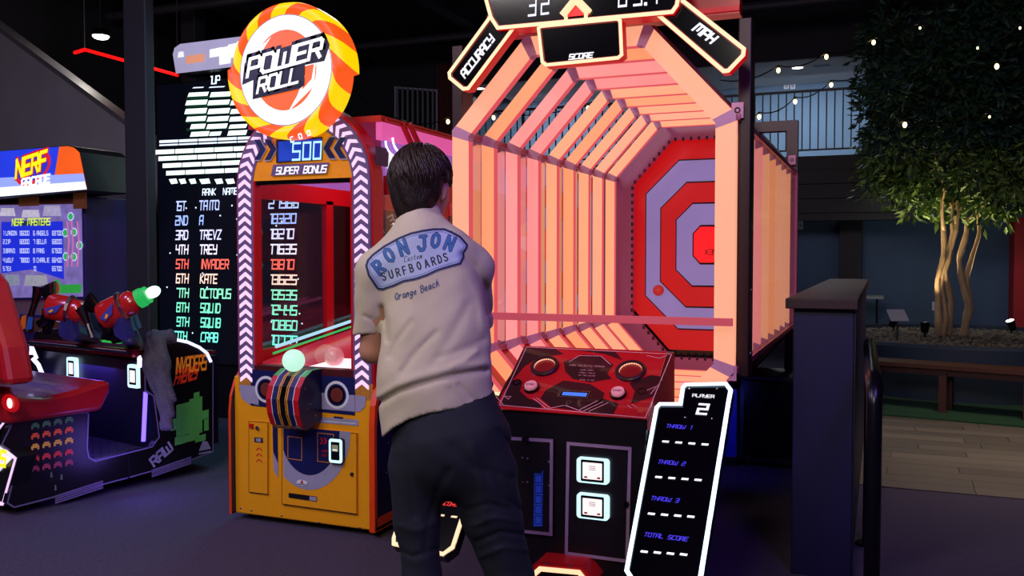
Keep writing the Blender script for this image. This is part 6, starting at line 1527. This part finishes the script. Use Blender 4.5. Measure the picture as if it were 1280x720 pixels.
for ch, x, y, h, a in (('R', 210, 308, 78, 42), ('O', 272, 236, 80, 34), ('N', 356, 190, 84, 22), ('J', 470, 166, 84, 6), ('O', 549, 148, 80, -6), ('N', 634, 166, 78, -18)):
    px_, py_ = c6(x, y); jobs.append(put(ch, px_, py_, h/4.8, a, 1.55, '3a68a8', .62, .05, '1c2448', .75, G2))
for d, th, c in jobs: paint(ins & (d < th), c)
for i, (ch, x, y) in enumerate((('S', 240, 362), ('U', 284, 350), ('R', 326, 338), ('F', 365, 326), ('B', 405, 313), ('O', 450, 299), ('A', 496, 286), ('R', 537, 272), ('D', 574, 260), ('S', 609, 248))):
    px_, py_ = c6(x, y); d, th, c = put(ch, px_, py_, 46/4.8, 16, .85, '14161e', .50, 0, None, 0, G2); paint(ins & (d < th), c)
def word(s, a, b, h, th, c, sl=.25, mask=None, amask=False):
    n = len(s)
    for i, ch in enumerate(s):
        t = i/(n-1); x, y = a[0]+(b[0]-a[0])*t, a[1]+(b[1]-a[1])*t; px_, py_ = c6(x, y); ang = math.degrees(math.atan2(-(b[1]-a[1]), b[0]-a[0]))
        d = distseg(gx, gy, glyph_px(ch, px_, py_, h/4.8, ang, .42 if ch.islower() else .55, sl)); m = d < th; col[m] = lin(c)
        if amask: alpha[m] = True
word('Custom', (372, 258), (462, 240), 30, .42, '3a3c50')
sv = G['O'], G['B']; G['O'], G['B'] = G2['O'], G2['B']
word('Orange', (318, 482), (428, 452), 40, .5, '242a48', .3, None, True); word('Beach', (470, 436), (560, 402), 40, .5, '242a48', .3, None, True)
G['O'], G['B'] = sv
nx_, ny_ = gx.shape; pid = -np.ones((nx_, ny_), int); pv = []; pc_ = []
need = alpha.copy(); dil = need.copy(); dil[:-1] |= need[1:]; dil[:, :-1] |= need[:, 1:]; dil[:-1, :-1] |= need[1:, 1:]; dil[1:] |= need[:-1]; dil[:, 1:] |= need[:, :-1]; dil[1:, 1:] |= need[:-1, :-1]
for i in range(nx_):
    for j in range(ny_):
        if not dil[i, j]: continue
        d = ray(gx[i, j], gy[i, j]).normalized(); h_ = bvh.ray_cast(O, d)
        if h_[0] is None: continue
        pid[i, j] = len(pv); pv.append(h_[0]+h_[1]*.0015 if h_[1].dot(d) < 0 else h_[0]-h_[1]*.0015); pc_.append(col[i, j])
pf_ = []
for i in range(nx_-1):
    for j in range(ny_-1):
        q = (pid[i, j], pid[i, j+1], pid[i+1, j+1], pid[i+1, j])
        if min(q) >= 0 and (alpha[i, j] or alpha[i+1, j+1]) and (alpha[i+1, j] or alpha[i, j+1]): pf_.append(q)
me = bpy.data.meshes.new('back_print'); offv = wloc(pr_); me.from_pydata([tuple(p-offv) for p in pv], [], pf_)
ca = me.color_attributes.new('print', 'FLOAT_COLOR', 'POINT'); ca.data.foreach_set('color', np.concatenate([np.array(pc_), np.ones((len(pc_), 1))], 1).ravel())
me.polygons.foreach_set('use_smooth', [True]*len(me.polygons)); me.update()
mp_ = bpy.data.materials.new('shirt_print_ink'); mp_.use_nodes = True; nt = mp_.node_tree; b_ = nt.nodes['Principled BSDF']; b_.inputs['Roughness'].default_value = .8
an = nt.nodes.new('ShaderNodeAttribute'); an.attribute_name = 'print'; nt.links.new(an.outputs['Color'], b_.inputs['Base Color']); me.materials.append(mp_)
o = bpy.data.objects.new('back_print', me); C.objects.link(o); o.parent = sh
